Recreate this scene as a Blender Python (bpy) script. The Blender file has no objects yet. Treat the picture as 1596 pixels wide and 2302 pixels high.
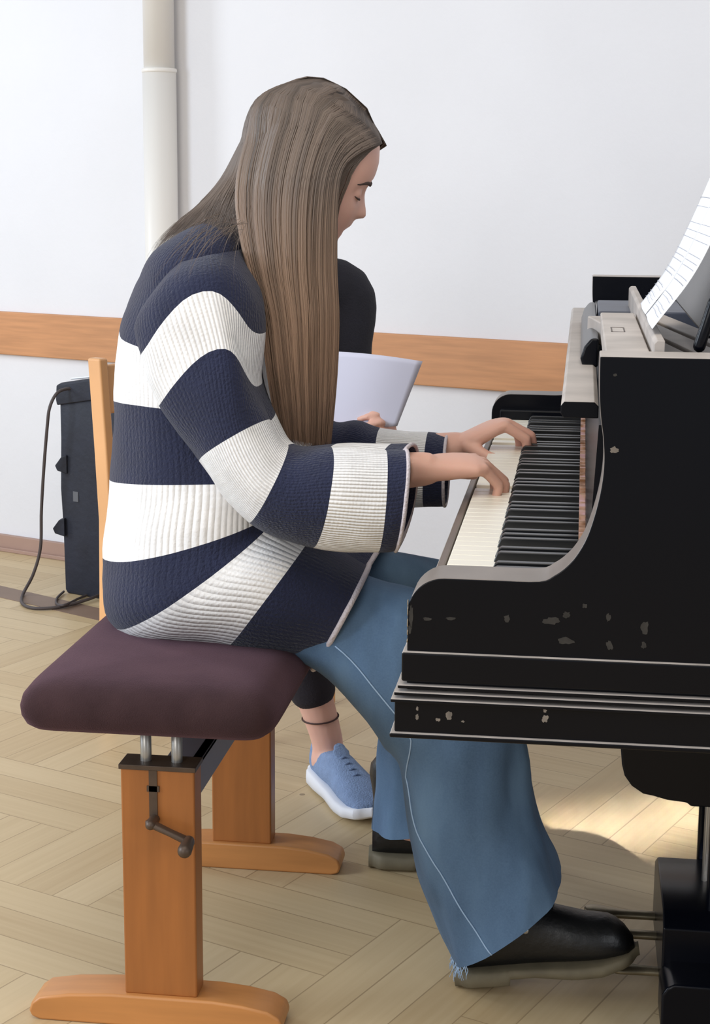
import bpy, bmesh, math, random
from mathutils import Vector, Matrix, noise as mnoise
from mathutils.bvhtree import BVHTree
random.seed(7)
C = bpy.context.scene.collection
PI = math.pi

# ------------------------------------------------------------------ camera
FPX, CAM_H, ROLL = 3700.0, 1.115, .007
TH = math.atan(724.6 / FPX)
PS = math.atan(512 / math.hypot(FPX, 724.6))
FW = Vector((-math.sin(PS) * math.cos(TH), math.cos(PS) * math.cos(TH), -math.sin(TH)))
R0 = Vector((math.cos(PS), math.sin(PS), 0))
U0 = R0.cross(FW)
RT = R0 * math.cos(ROLL) + U0 * math.sin(ROLL)
UP = U0 * math.cos(ROLL) - R0 * math.sin(ROLL)
CP = Vector((0, 0, CAM_H))
cd = bpy.data.cameras.new('camera')
cam = bpy.data.objects.new('camera', cd)
C.objects.link(cam)
cd.sensor_fit = 'VERTICAL'
cd.sensor_height = 36
cd.sensor_width = 36
cd.lens = 36 * FPX / 2302
cd.clip_start = .05
m = Matrix((RT, UP, -FW)).transposed().to_4x4()
m.translation = CP
cam.matrix_world = m
bpy.context.scene.camera = cam
# ------------------------------------------------------------------ light and exposure
sc = bpy.context.scene
sc.view_settings.view_transform = 'Standard'
sc.view_settings.look = 'None'
sc.view_settings.gamma = 1
sc.view_settings.exposure = 0.0
sc.cycles.max_bounces = 8
w = bpy.data.worlds.new('world')
sc.world = w
w.use_nodes = True
w.node_tree.nodes['Background'].inputs[0].default_value = (.93, .95, 1, 1)
w.node_tree.nodes['Background'].inputs[1].default_value = .46


def area(name, loc, target, sx, sy, power, col):
    d = bpy.data.lights.new(name, 'AREA')
    d.shape = 'RECTANGLE'
    d.size, d.size_y, d.energy, d.color = sx, sy, power, col
    o = bpy.data.objects.new(name, d)
    C.objects.link(o)
    o.location = loc
    o.rotation_euler = (Vector(target) - Vector(loc)).to_track_quat('-Z', 'Y').to_euler()
    o.visible_camera = True
    return o


area('window_daylight', (-3.6, 1.1, 1.7), (-.6, 2.4, .9), 1.3, 1.7, 88, (.78, .88, 1))
area('window_daylight_far', (-4.2, 4.0, 1.9), (-1.1, 4.4, 1.2), .6, 1.6, 40, (.84, .92, 1))
area('ceiling_light', (-.5, 1.0, 3.0), (-.5, 1.9, 0), 2.6, 2.2, 38, (1, .89, .73))
area('window_daylight_right', (3.4, -.6, 1.9), (0, 2.6, .5), 1.6, 1.7, 38, (.9, .94, 1))
area('added_front_fill', (-1.9, -2.4, 2.1), (-.4, 2.3, .8), 2.0, 1.5, 46, (1, .98, .95))  # unseen fill lamp behind the camera, added to brighten surfaces facing it
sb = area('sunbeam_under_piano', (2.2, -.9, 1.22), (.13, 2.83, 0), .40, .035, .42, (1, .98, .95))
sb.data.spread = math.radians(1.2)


# ------------------------------------------------------------------ helpers
def P(x, y, Y):
    """photo direction -> the point of it that lies at depth Y in the room"""
    d = FW * FPX + RT * (x - 798) - UP * (y - 1151)
    return CP + d * (Y / d.y)


def Zp(x, y, z):
    d = FW * FPX + RT * (x - 798) - UP * (y - 1151)
    return CP + d * ((z - CAM_H) / d.z)


def lin(r, g, b):
    f = lambda c: (c / 255 / 12.92) if c / 255 <= .04045 else ((c / 255 + .055) / 1.055) ** 2.4
    return (f(r), f(g), f(b), 1)


class NT:
    def __init__(s, mat):
        s.t = mat.node_tree
        s.b = s.t.nodes['Principled BSDF']

    def n(s, typ, **kw):
        o = s.t.nodes.new(typ)
        for k, v in kw.items():
            setattr(o, k, v)
        return o

    def l(s, a, b):
        s.t.links.new(a, b)

    def val(s, a, sock):
        if isinstance(a, (int, float)):
            sock.default_value = a
        else:
            s.l(a, sock)

    def m(s, op, a, b=None, c=None):
        o = s.n('ShaderNodeMath', operation=op)
        s.val(a, o.inputs[0])
        if b is not None:
            s.val(b, o.inputs[1])
        if c is not None:
            s.val(c, o.inputs[2])
        return o.outputs[0]

    def ramp(s, fac, stops):
        o = s.n('ShaderNodeValToRGB')
        e = o.color_ramp.elements
        e[0].position, e[0].color = stops[0]
        e[1].position, e[1].color = stops[-1]
        for p, c in stops[1:-1]:
            k = e.new(p)
            k.color = c
        s.l(fac, o.inputs[0])
        return o.outputs[0]

    def mix(s, fac, a, b):
        o = s.n('ShaderNodeMix', data_type='RGBA')
        s.val(fac, o.inputs[0])
        for v, i in ((a, 6), (b, 7)):
            if isinstance(v, tuple):
                o.inputs[i].default_value = v
            else:
                s.l(v, o.inputs[i])
        return o.outputs[2]


def mat(name, col, rough=.6, var=0, vscale=8, bump=0, bscale=120, metal=0, coat=0, sheen=0, spec=.5, stretch=None, sss=0):
    M = bpy.data.materials.new(name)
    M.use_nodes = True
    t = NT(M)
    b = t.b
    b.inputs['Base Color'].default_value = col
    b.inputs['Roughness'].default_value = rough
    b.inputs['Metallic'].default_value = metal
    b.inputs['Coat Weight'].default_value = coat
    b.inputs['Sheen Weight'].default_value = sheen
    b.inputs['Specular IOR Level'].default_value = spec
    if sss:
        b.inputs['Subsurface Weight'].default_value = sss
        b.inputs['Subsurface Radius'].default_value = (.012, .004, .002)
        b.inputs['Subsurface Scale'].default_value = 1
    tc = t.n('ShaderNodeTexCoord')
    src = tc.outputs['Object']
    if stretch:
        mp = t.n('ShaderNodeMapping')
        mp.inputs['Scale'].default_value = stretch
        t.l(src, mp.inputs[0])
        src = mp.outputs[0]
    if var:
        nz = t.n('ShaderNodeTexNoise')
        nz.inputs['Scale'].default_value = vscale
        nz.inputs['Detail'].default_value = 5
        t.l(src, nz.inputs[0])
        lo = tuple(c * (1 - var) for c in col[:3]) + (1,)
        hi = tuple(min(1, c * (1 + var)) for c in col[:3]) + (1,)
        t.l(t.ramp(nz.outputs[0], [(.3, lo), (.7, hi)]), b.inputs['Base Color'])
    if bump:
        nz = t.n('ShaderNodeTexNoise')
        nz.inputs['Scale'].default_value = bscale
        nz.inputs['Detail'].default_value = 4
        t.l(src, nz.inputs[0])
        bp = t.n('ShaderNodeBump')
        bp.inputs['Strength'].default_value = bump
        bp.inputs['Distance'].default_value = .01
        t.l(nz.outputs[0], bp.inputs['Height'])
        t.l(bp.outputs[0], b.inputs['Normal'])
    return M


class MB:
    """collects shapes, links them as ONE mesh object"""

    def __init__(s):
        s.v, s.f, s.mi, s.uv = [], [], [], []

    def face(s, idx, mi=0, uv=None):
        s.f.append(idx)
        s.mi.append(mi)
        s.uv.append(uv)

    def box(s, x0, x1, y0, y1, z0, z1, mi=0, M=None):
        k = len(s.v)
        for z in (z0, z1):
            for x, y in ((x0, y0), (x1, y0), (x1, y1), (x0, y1)):
                p = Vector((x, y, z))
                s.v.append(M @ p if M else p)
        for q in ((3, 2, 1, 0), (4, 5, 6, 7), (0, 1, 5, 4), (1, 2, 6, 5), (2, 3, 7, 6), (3, 0, 4, 7)):
            s.face([k + i for i in q], mi)
        return s

    def prism(s, prof, y0, y1, mi=0, fn=None, side=None):
        """profile of (x,z) points extruded from y0 to y1; fn maps (x,z,y)->Vector; side gives the material of each edge face"""
        fn = fn or (lambda x, z, y: Vector((x, y, z)))
        k, n = len(s.v), len(prof)
        for y in (y0, y1):
            for x, z in prof:
                s.v.append(fn(x, z, y))
        s.face(list(range(k, k + n)), mi)
        s.face(list(range(k + 2 * n - 1, k + n - 1, -1)), mi)
        for i in range(n):
            j = (i + 1) % n
            s.face([k + j, k + i, k + n + i, k + n + j], side[i] if side else mi)
        return s

    def rings(s, rs, mis=None, closed=True, caps=True, uvlen=True):
        """quads between consecutive rings"""
        k, n = len(s.v), len(rs[0])
        for r in rs:
            s.v.extend(r)
        vv = 0
        for a in range(len(rs) - 1):
            dv = (rs[a + 1][0] - rs[a][0]).length
            per = [0]
            for i in range(n):
                per.append(per[-1] + (rs[a][(i + 1) % n] - rs[a][i]).length)
            mid = sum((rs[a][(i + 1) % n] - rs[a][i]).length for i in range(n))
            for i in range(n if closed else n - 1):
                j = (i + 1) % n
                q = [k + a * n + i, k + a * n + j, k + (a + 1) * n + j, k + (a + 1) * n + i]
                u0, u1 = i / n, (i + 1) / n
                s.face(q, mis[a] if mis else 0, [(u0, vv), (u1, vv), (u1, vv + dv), (u0, vv + dv)])
            vv += dv
        if caps and closed:
            s.face(list(range(k + n - 1, k - 1, -1)), mis[0] if mis else 0)
            e = k + (len(rs) - 1) * n
            s.face(list(range(e, e + n)), mis[-1] if mis else 0)
        return s

    def tube(s, pts, rad, n=10, mi=0, sub=0, round_ends=True, squash=None):
        pts = [Vector(p) for p in pts]
        if isinstance(rad, (int, float)):
            rad = [rad] * len(pts)
        if sub:
            pts, rad = smooth_path(pts, rad, sub)
        T = [(pts[min(i + 1, len(pts) - 1)] - pts[max(i - 1, 0)]).normalized() for i in range(len(pts))]
        ref = Vector((0, 0, 1)) if abs(T[0].z) < .9 else Vector((1, 0, 0))
        nx = T[0].cross(ref).normalized()
        rs = []

        def ring(c, t, r):
            ny = t.cross(nx).normalized()
            q = squash or (1, 1)
            return [c + (nx * math.cos(a) * q[0] + ny * math.sin(a) * q[1]) * r for a in [2 * PI * i / n for i in range(n)]]
        if round_ends:
            for a in (80, 50, 25):
                a = math.radians(a)
                rs.append(ring(pts[0] - T[0] * rad[0] * math.sin(a), T[0], rad[0] * math.cos(a)))
        for i, p in enumerate(pts):
            nx = (nx - T[i] * nx.dot(T[i])).normalized()
            rs.append(ring(p, T[i], rad[i]))
        if round_ends:
            for a in (25, 50, 80):
                a = math.radians(a)
                rs.append(ring(pts[-1] + T[-1] * rad[-1] * math.sin(a), T[-1], rad[-1] * math.cos(a)))
        return s.rings(rs, [mi] * (len(rs) - 1))

    def ellipsoid(s, c, r, M=None, n=20, k=12, mi=0):
        rs = []
        c = Vector(c)
        for j in range(k + 1):
            a = -PI / 2 + PI * (j + .02) / (k + .04)
            ring = []
            for i in range(n):
                b = 2 * PI * i / n
                p = Vector((r[0] * math.cos(a) * math.cos(b), r[1] * math.cos(a) * math.sin(b), r[2] * math.sin(a)))
                ring.append(c + ((M @ p) if M else p))
            rs.append(ring)
        return s.rings(rs, [mi] * k)

    def mesh(s, name, mats, smooth=True):
        me = bpy.data.meshes.new(name)
        me.from_pydata([tuple(p) for p in s.v], [], s.f)
        for mm in (mats if isinstance(mats, (list, tuple)) else [mats]):
            me.materials.append(mm)
        me.polygons.foreach_set('material_index', s.mi)
        me.polygons.foreach_set('use_smooth', [smooth] * len(s.f))
        if any(u for u in s.uv):
            ul = me.uv_layers.new(name='UVMap')
            for p, u in zip(me.polygons, s.uv):
                if u:
                    for li, c in zip(p.loop_indices, u):
                        ul.data[li].uv = c
        bm = bmesh.new()
        bm.from_mesh(me)
        bmesh.ops.recalc_face_normals(bm, faces=bm.faces)
        bm.to_mesh(me)
        bm.free()
        return me

    def obj(s, name, mats, parent=None, smooth=False, bevel=0, seg=2, sub=0, loc=None):
        me = s.mesh(name, mats, smooth or bevel > 0)
        o = bpy.data.objects.new(name, me)
        C.objects.link(o)
        if bevel:
            b = o.modifiers.new('bevel', 'BEVEL')
            b.width, b.segments, b.limit_method = bevel, seg, 'ANGLE'
            b.angle_limit = math.radians(35)
            b.harden_normals = True
        if sub:
            d = o.modifiers.new('subdivision', 'SUBSURF')
            d.levels = d.render_levels = sub
        if parent:
            attach(o, parent)
        return o


def attach(o, parent):
    bpy.context.view_layer.update()
    o.parent = parent
    o.matrix_parent_inverse = world_of(parent).inverted()


def world_of(o):
    mw = Matrix.LocRotScale(o.location, o.rotation_euler, o.scale)
    return (world_of(o.parent) @ o.matrix_parent_inverse @ mw) if o.parent else mw


def thing(name, label, cat, loc=(0, 0, 0), group=None):
    o = bpy.data.objects.new(name, None)
    C.objects.link(o)
    o.location = loc
    o.empty_display_size = .1
    return tag(o, label, cat, group)


def tag(o, label, cat, group=None):
    o['label'] = label
    o['category'] = cat
    if group:
        o['group'] = group
    return o


def struct(o):
    o['kind'] = 'structure'
    return o


def cr(a, b, c, d, t):
    return .5 * ((2 * b) + (c - a) * t + (2 * a - 5 * b + 4 * c - d) * t * t + (3 * b - a - 3 * c + d) * t * t * t)


def smooth_path(pts, rad, sub):
    op, orr = [], []
    n = len(pts)
    for i in range(n - 1):
        g = lambda L, k: L[max(0, min(n - 1, k))]
        for j in range(sub):
            t = j / sub
            op.append(cr(g(pts, i - 1), pts[i], pts[i + 1], g(pts, i + 2), t))
            orr.append(max(1e-4, cr(g(rad, i - 1), rad[i], rad[i + 1], g(rad, i + 2), t)))
    return op + [pts[-1]], orr + [rad[-1]]


def loft(mb, secs, mis, sub=6, caps=True, ease=False):
    """secs: rings of equal length; Catmull-Rom between them"""
    out, om = [], []
    n = len(secs)
    N = len(secs[0])
    for i in range(n - 1):
        for j in range(sub):
            t = j / sub
            a, b, c, d = secs[max(0, i - 1)], secs[i], secs[i + 1], secs[min(n - 1, i + 2)]
            out.append([cr(a[k], b[k], c[k], d[k], t) for k in range(N)])
            om.append(mis[i])
    out.append(list(secs[-1]))
    mb.rings(out, om, caps=caps)
    return out


def sgnpow(x, e):
    return math.copysign(abs(x) ** e, x)


def ring2(Fp, Bp, Yc, d, Mp=None, N=48, e=.9, pk=.9):
    """cloth ring seen side-on: front point, back point (photo directions at depth Yc), near middle point at Yc-d"""
    f, b = P(*Fp, Yc), P(*Bp, Yc)
    c = (f + b) / 2
    e1 = f - c
    off = (P(*Mp, Yc - d) - c - Vector((0, -d, 0))) if Mp else Vector()
    r = []
    for i in range(N):
        a = 2 * PI * i / N
        co, si = sgnpow(math.cos(a), e), sgnpow(math.sin(a), e)
        r.append(c + e1 * co + Vector((0, -d * si, 0)) + off * abs(math.sin(a)) ** pk)
    return r


def copy_tree(o, parent=None):
    c = o.copy()
    C.objects.link(c)
    if parent:
        c.parent = parent
    for ch in list(o.children):
        copy_tree(ch, c)
    return c


# ------------------------------------------------------------------ materials
def make_floor():
    M = bpy.data.materials.new('parquet')
    M.use_nodes = True
    t = NT(M)
    tc = t.n('ShaderNodeTexCoord')
    mp = t.n('ShaderNodeMapping')
    W = .222
    mp.inputs['Rotation'].default_value = (0, 0, math.radians(FLOOR_ROT))
    mp.inputs['Scale'].default_value = (1 / W, 1 / W, 1)
    mp.inputs['Location'].default_value = (50.3, 50.6, 0)
    t.l(tc.outputs['Object'], mp.inputs[0])
    sp = t.n('ShaderNodeSeparateXYZ')
    t.l(mp.outputs[0], sp.inputs[0])
    x, y = sp.outputs[0], sp.outputs[1]
    n = 2
    fx, fy = t.m('FLOOR', x), t.m('FLOOR', y)
    rx, ry = t.m('SUBTRACT', x, fx), t.m('SUBTRACT', y, fy)
    d = t.m('FLOORED_MODULO', t.m('SUBTRACT', fx, fy), 2 * n)
    hor = t.m('LESS_THAN', d, n - .5)
    e = t.m('SUBTRACT', 2 * n - 1, d)

    def sel(a, b):
        return t.m('ADD', t.m('MULTIPLY', hor, a), t.m('MULTIPLY', t.m('SUBTRACT', 1, hor), b))
    along = sel(t.m('ADD', d, rx), t.m('ADD', e, ry))
    across = sel(ry, rx)
    idx = sel(t.m('SUBTRACT', fx, d), fx)
    idy = sel(fy, t.m('SUBTRACT', fy, e))
    cb = t.n('ShaderNodeCombineXYZ')
    t.l(idx, cb.inputs[0]); t.l(idy, cb.inputs[1]); t.l(hor, cb.inputs[2])
    wn = t.n('ShaderNodeTexWhiteNoise')
    t.l(cb.outputs[0], wn.inputs[0])
    rnd = wn.outputs[0]
    a3 = t.m('MULTIPLY', across, 3)
    f3 = t.m('FLOOR', a3)
    wn2 = t.n('ShaderNodeTexWhiteNoise')
    cb2 = t.n('ShaderNodeCombineXYZ')
    t.l(rnd, cb2.inputs[0]); t.l(f3, cb2.inputs[1])
    t.l(cb2.outputs[0], wn2.inputs[0])
    rnd = wn2.outputs[0]
    r3 = t.m('SUBTRACT', a3, f3)
    g = t.n('ShaderNodeCombineXYZ')
    t.l(t.m('MULTIPLY', along, .5), g.inputs[0])
    t.l(t.m('MULTIPLY', across, 16), g.inputs[1])
    t.l(t.m('MULTIPLY', rnd, 40), g.inputs[2])
    nz = t.n('ShaderNodeTexNoise')
    nz.inputs['Scale'].default_value = 1.3
    nz.inputs['Detail'].default_value = 6
    t.l(g.outputs[0], nz.inputs[0])
    tone = t.m('ADD', t.m('MULTIPLY', rnd, .40), t.m('MULTIPLY', nz.outputs[0], .60))
    col = t.ramp(tone, [(.2, lin(184, 160, 122)), (.5, lin(196, 174, 136)), (.8, lin(205, 184, 147))])
    # thin dark joints
    ed = t.m('MINIMUM', t.m('MULTIPLY', t.m('MINIMUM', r3, t.m('SUBTRACT', 1, r3)), .333), t.m('MINIMUM', along, t.m('SUBTRACT', n, along)))
    nb = t.n('ShaderNodeTexNoise')
    nb.inputs['Scale'].default_value = 2.2
    t.l(tc.outputs['Object'], nb.inputs[0])
    gw = t.m('MULTIPLY', t.m('ADD', t.m('MULTIPLY', rnd, .6), nb.outputs[0]), .0058)
    joint = t.m('LESS_THAN', ed, gw)
    col = t.mix(t.m('MULTIPLY', joint, .55), col, lin(120, 96, 66))
    # scattered dark knots
    vo = t.n('ShaderNodeTexVoronoi')
    vo.inputs['Scale'].default_value = 3.2
    t.l(tc.outputs['Object'], vo.inputs[0])
    sp2 = t.m('LESS_THAN', vo.outputs['Distance'], .018)
    col = t.mix(t.m('MULTIPLY', sp2, .6), col, lin(80, 62, 44))
    t.l(col, t.b.inputs['Base Color'])
    t.b.inputs['Roughness'].default_value = .42
    t.b.inputs['Specular IOR Level'].default_value = .35
    bp = t.n('ShaderNodeBump')
    bp.inputs['Strength'].default_value = .25
    bp.inputs['Distance'].default_value = .001
    t.l(t.m('SUBTRACT', 1, joint), bp.inputs['Height'])
    t.l(bp.outputs[0], t.b.inputs['Normal'])
    return M


FLOOR_ROT = 23.5
M_floor = make_floor()
M_wall = mat('painted_wall', lin(226, 226, 230), .8, var=.02, vscale=3, bump=.08, bscale=60)
M_rail = mat('beech_rail', lin(196, 140, 96), .5, var=.12, vscale=6, stretch=(1, 1, 14))
M_base = mat('baseboard_paint', lin(168, 138, 124), .5, var=.06)
M_strip = mat('dark_inlay', lin(128, 106, 90), .5, var=.1)
M_pipe = mat('pipe_enamel', lin(228, 224, 218), .4)
M_black = mat('black_lacquer', lin(8, 10, 17), .26, bump=.02, bscale=8, spec=.2)
M_dust_sheen = mat('dust_painted_sheen', lin(178, 171, 166), .55, var=.16, vscale=14)  # dust plus reflected wall and ceiling, painted as one grey
M_arm_sheen = mat('dim_dust_painted_sheen', lin(124, 116, 111), .42, var=.2, vscale=9)  # arm tops: dust and room reflection painted a darker grey
M_worn = mat('worn_wood_edge', lin(150, 138, 120), .6, var=.3, vscale=40)
M_ivory = mat('white_key', lin(244, 240, 227), .3, var=.04, vscale=3)
M_ebony = mat('black_key', lin(20, 22, 26), .3)
M_gold = mat('gold_felt', lin(214, 168, 150), .5)
_t = NT(M_gold)
_n = _t.n('ShaderNodeTexNoise')
_n.inputs['Scale'].default_value = 45
_tc = _t.n('ShaderNodeTexCoord')
_t.l(_tc.outputs['Object'], _n.inputs[0])
_t.l(_t.ramp(_n.outputs[0], [(.35, lin(150, 104, 70)), (.5, lin(214, 168, 140)), (.65, lin(232, 190, 196))]), _t.b.inputs['Base Color'])
M_keyslip = mat('key_slip_wood', lin(105, 92, 84), .45, var=.15)
M_brass = mat('worn_brass', lin(150, 140, 118), .38, metal=.7, var=.2, vscale=40)
M_steel = mat('steel', lin(178, 176, 172), .35, metal=.8)
M_darkmetal = mat('dark_metal', lin(84, 70, 60), .45, metal=.4, var=.2, vscale=30)
M_stretch = mat('grey_enamel', lin(118, 116, 128), .45)
M_seat = mat('aubergine_velour', lin(60, 44, 46), .92, var=.18, vscale=18, bump=.25, bscale=700, sheen=.22, spec=.1)
M_seat.node_tree.nodes['Principled BSDF'].inputs['Sheen Tint'].default_value = (.85, .5, .66, 1)
M_beech = mat('bench_beech', lin(160, 99, 48), .42, var=.14, vscale=5, stretch=(9, 9, .8))
M_beechf = mat('bench_foot_beech', lin(190, 130, 74), .4, var=.12, vscale=5, stretch=(.8, 9, 9))
M_chair = mat('light_chair_wood', lin(226, 172, 120), .42, var=.08, vscale=6)
M_paper = mat('paper', lin(208, 208, 226), .7)
M_sheet = mat('sheet_paper', lin(238, 241, 246), .7)
M_ink = mat('printed_ink', lin(160, 166, 182), .7)
M_bag = mat('black_nylon', lin(30, 34, 48), .65, var=.15, vscale=20, bump=.15, bscale=60)
M_label = mat('label_patch', lin(96, 98, 104), .7)
M_whitepatch = mat('white_tape', lin(232, 234, 238), .6)
M_cable = mat('rubber_cable', lin(74, 66, 66), .6)
M_boot = mat('black_leather', lin(20, 21, 23), .42, bump=.12, bscale=90)
M_sole = mat('worn_sole', lin(112, 104, 84), .7, var=.18, vscale=30)
M_knit_sneaker = mat('blue_knit', lin(128, 150, 186), .85, var=.1, vscale=60, bump=.4, bscale=320)
M_sneaker_sole = mat('white_rubber', lin(226, 228, 234), .55)
M_darkknit = mat('charcoal_knit', lin(26, 26, 36), .9, bump=.3, bscale=300, var=.15, vscale=20)
M_trouser = mat('dark_trousers', lin(34, 30, 40), .85, bump=.15, bscale=200)
M_band = mat('ankle_cord', lin(60, 34, 30), .6)
M_brow = mat('brow_hair', lin(72, 56, 50), .8)
M_thread = mat('denim_thread', lin(150, 176, 205), .8)
M_screw = mat('bolt_head', lin(120, 92, 70), .4, metal=.5)


def knit(name, col, ribs, rib_depth, noise, sheen):
    M = mat(name, col, .92, var=.10, vscale=22, sheen=sheen)
    t = NT(M)
    uv = t.n('ShaderNodeUVMap')
    sp = t.n('ShaderNodeSeparateXYZ')
    t.l(uv.outputs[0], sp.inputs[0])
    rib = t.m('ABSOLUTE', t.m('SINE', t.m('MULTIPLY', sp.outputs[0], PI * ribs)))
    st = t.m('MULTIPLY', t.m('SINE', t.m('MULTIPLY', sp.outputs[1], 2 * PI / .005)), .04)
    nz = t.n('ShaderNodeTexNoise')
    nz.inputs['Scale'].default_value = 260
    nz.inputs['Detail'].default_value = 3
    tc = t.n('ShaderNodeTexCoord')
    t.l(tc.outputs['Object'], nz.inputs[0])
    h = t.m('ADD', t.m('MULTIPLY', t.m('ADD', rib, st), rib_depth), t.m('MULTIPLY', nz.outputs[0], noise))
    bp = t.n('ShaderNodeBump')
    bp.inputs['Strength'].default_value = 1
    bp.inputs['Distance'].default_value = .0015
    t.l(h, bp.inputs['Height'])
    t.l(bp.outputs[0], t.b.inputs['Normal'])
    return M


M_white = knit('cream_knit', lin(240, 240, 241), 96, 1.0, .5, .1)
M_navy = knit('navy_knit', lin(25, 32, 62), 96, .35, 1.6, .15)
M_trim = mat('pale_trim', lin(208, 200, 206), .9, bump=.4, bscale=250)


def make_denim():
    M = mat('denim', lin(72, 104, 140), .85)
    t = NT(M)
    tc = t.n('ShaderNodeTexCoord')
    n1 = t.n('ShaderNodeTexNoise'); n1.inputs['Scale'].default_value = 7; n1.inputs['Detail'].default_value = 4
    mp = t.n('ShaderNodeMapping'); mp.inputs['Scale'].default_value = (1.6, 1.6, .7)
    t.l(tc.outputs['Object'], mp.inputs[0]); t.l(mp.outputs[0], n1.inputs[0])
    c = t.ramp(n1.outputs[0], [(.3, lin(56, 81, 110)), (.5, lin(73, 100, 130)), (.72, lin(94, 123, 152))])
    n2 = t.n('ShaderNodeTexNoise'); n2.inputs['Scale'].default_value = 420; n2.inputs['Detail'].default_value = 2
    t.l(tc.outputs['Object'], n2.inputs[0])
    c = t.mix(t.m('MULTIPLY', n2.outputs[0], .25), c, lin(120, 150, 180))
    t.l(c, t.b.inputs['Base Color'])
    bp = t.n('ShaderNodeBump'); bp.inputs['Strength'].default_value = .5; bp.inputs['Distance'].default_value = .02
    n3 = t.n('ShaderNodeTexNoise'); n3.inputs['Scale'].default_value = 9; n3.inputs['Detail'].default_value = 2
    t.l(mp.outputs[0], n3.inputs[0])
    t.l(n3.outputs[0], bp.inputs['Height'])
    t.l(bp.outputs[0], t.b.inputs['Normal'])
    return M


M_denim = make_denim()


def make_skin(name, base):
    M = mat(name, base, .5, sss=.12)
    t = NT(M)
    at = t.n('ShaderNodeAttribute', attribute_name='tint')
    c = t.mix(at.outputs['Fac'], base, lin(176, 106, 104))
    t.l(c, t.b.inputs['Base Color'])
    return M


M_skin = make_skin('skin', lin(226, 178, 160))


def make_hair():
    M = mat('brown_hair', lin(96, 78, 66), .5, spec=.4)
    t = NT(M)
    uv = t.n('ShaderNodeUVMap')
    sp = t.n('ShaderNodeSeparateXYZ')
    t.l(uv.outputs[0], sp.inputs[0])
    c = t.ramp(sp.outputs[1], [(0, lin(96, 84, 76)), (.35, lin(114, 100, 90)), (.6, lin(140, 116, 98)), (1, lin(156, 126, 104))])
    hi = t.mix(1.0, c, c)
    k = t.m('ADD', .55, t.m('MULTIPLY', sp.outputs[0], .95))
    mul = t.n('ShaderNodeVectorMath', operation='SCALE')
    t.l(c, mul.inputs[0]); t.l(k, mul.inputs[3])
    t.l(mul.outputs[0], t.b.inputs['Base Color'])
    t.b.inputs['Anisotropic'].default_value = .5
    return M


M_hair = make_hair()
M_darkhair = mat('dark_hair', lin(50, 40, 36), .5)

# ------------------------------------------------------------------ the room
WA, WS = Vector((-1.786, 4.86, 0)), -.42          # a point of the back wall, and its slope dy/dx
WD = Vector((1, WS, 0)).normalized()
WN = Vector((WS, -1, 0)).normalized()             # into the room


def wall_box(mb, s0, s1, d0, d1, z0, z1):
    """box along the back wall: s along it from WA, d out of it into the room"""
    k = len(mb.v)
    for z in (z0, z1):
        for s, d in ((s0, d0), (s1, d0), (s1, d1), (s0, d1)):
            p = WA + WD * s + WN * d
            mb.v.append(Vector((p.x, p.y, z)))
    for q in ((3, 2, 1, 0), (4, 5, 6, 7), (0, 1, 5, 4), (1, 2, 6, 5), (2, 3, 7, 6), (3, 0, 4, 7)):
        mb.face([k + i for i in q])
    return mb


struct(MB().box(-5, 5, -3, 6.2, -.06, 0).obj('floor', M_floor))
struct(wall_box(MB(), -3.2, 5.5, -.15, 0, 0, 3.2).obj('wall_back', M_wall))
struct(wall_box(MB(), -3.2, 5.5, 0, .018, .615, .745).obj('trim_1', M_rail, bevel=.003))
b = wall_box(MB(), -3.2, 5.5, 0, .016, 0, .05)
wall_box(b, -3.2, 5.5, .016, .03, 0, .012)
struct(b.obj('baseboard_back', M_base, bevel=.002))
a0, a1 = Zp(0, 1330, 0), Zp(230, 1383, 0)
dv = (a1 - a0).normalized()
nv = Vector((-dv.y, dv.x, 0))
b = MB()
k = 0
for s, n_, z in ((-2.5, -.045, 0), (4.5, -.045, 0), (4.5, .045, 0), (-2.5, .045, 0), (-2.5, -.045, .001), (4.5, -.045, .001), (4.5, .045, .001), (-2.5, .045, .001)):
    p = a0 + dv * s + nv * n_
    b.v.append(Vector((p.x, p.y, z)))
for q in ((3, 2, 1, 0), (4, 5, 6, 7), (0, 1, 5, 4), (1, 2, 6, 5), (2, 3, 7, 6), (3, 0, 4, 7)):
    b.face(list(q))
struct(b.obj('trim_2', M_strip))

# white riser pipe with its socket
pp = P(345, 300, 4.5)
s_ = (Vector((pp.x, pp.y, 0)) - WA).dot(WD)
pc = WA + WD * (s_ - .01) + WN * .052
pt = thing('riser_pipe', 'white vertical riser pipe with a socket joint against the back wall', 'pipe', (pc.x, pc.y, 0))
MB().tube([(pc.x, pc.y, .0), (pc.x, pc.y, 1.43)], .0465, 32, round_ends=False).obj('lower_pipe', M_pipe, pt, smooth=True)
MB().tube([(pc.x, pc.y, 1.43), (pc.x, pc.y, 3.2)], .0425, 32, round_ends=False).obj('upper_pipe', M_pipe, pt, smooth=True)
b = MB()
b.tube([(pc.x, pc.y, 1.425), (pc.x, pc.y, 1.428), (pc.x, pc.y, 1.434), (pc.x, pc.y, 1.437)], [.0465, .0485, .0485, .0465], 32, round_ends=False)
b.obj('socket_rim', M_pipe, pt, smooth=True)

# ------------------------------------------------------------------ grand piano
YN, YI, YF0, YF1 = 1.49, 1.547, 2.922, 2.98       # near arm outer / inner face, far arm inner / outer face
piano = thing('grand_piano', 'old black lacquered grand piano with scuffed, dusty case', 'piano', (.4, 2.235, 0))
ZT = .970


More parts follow.
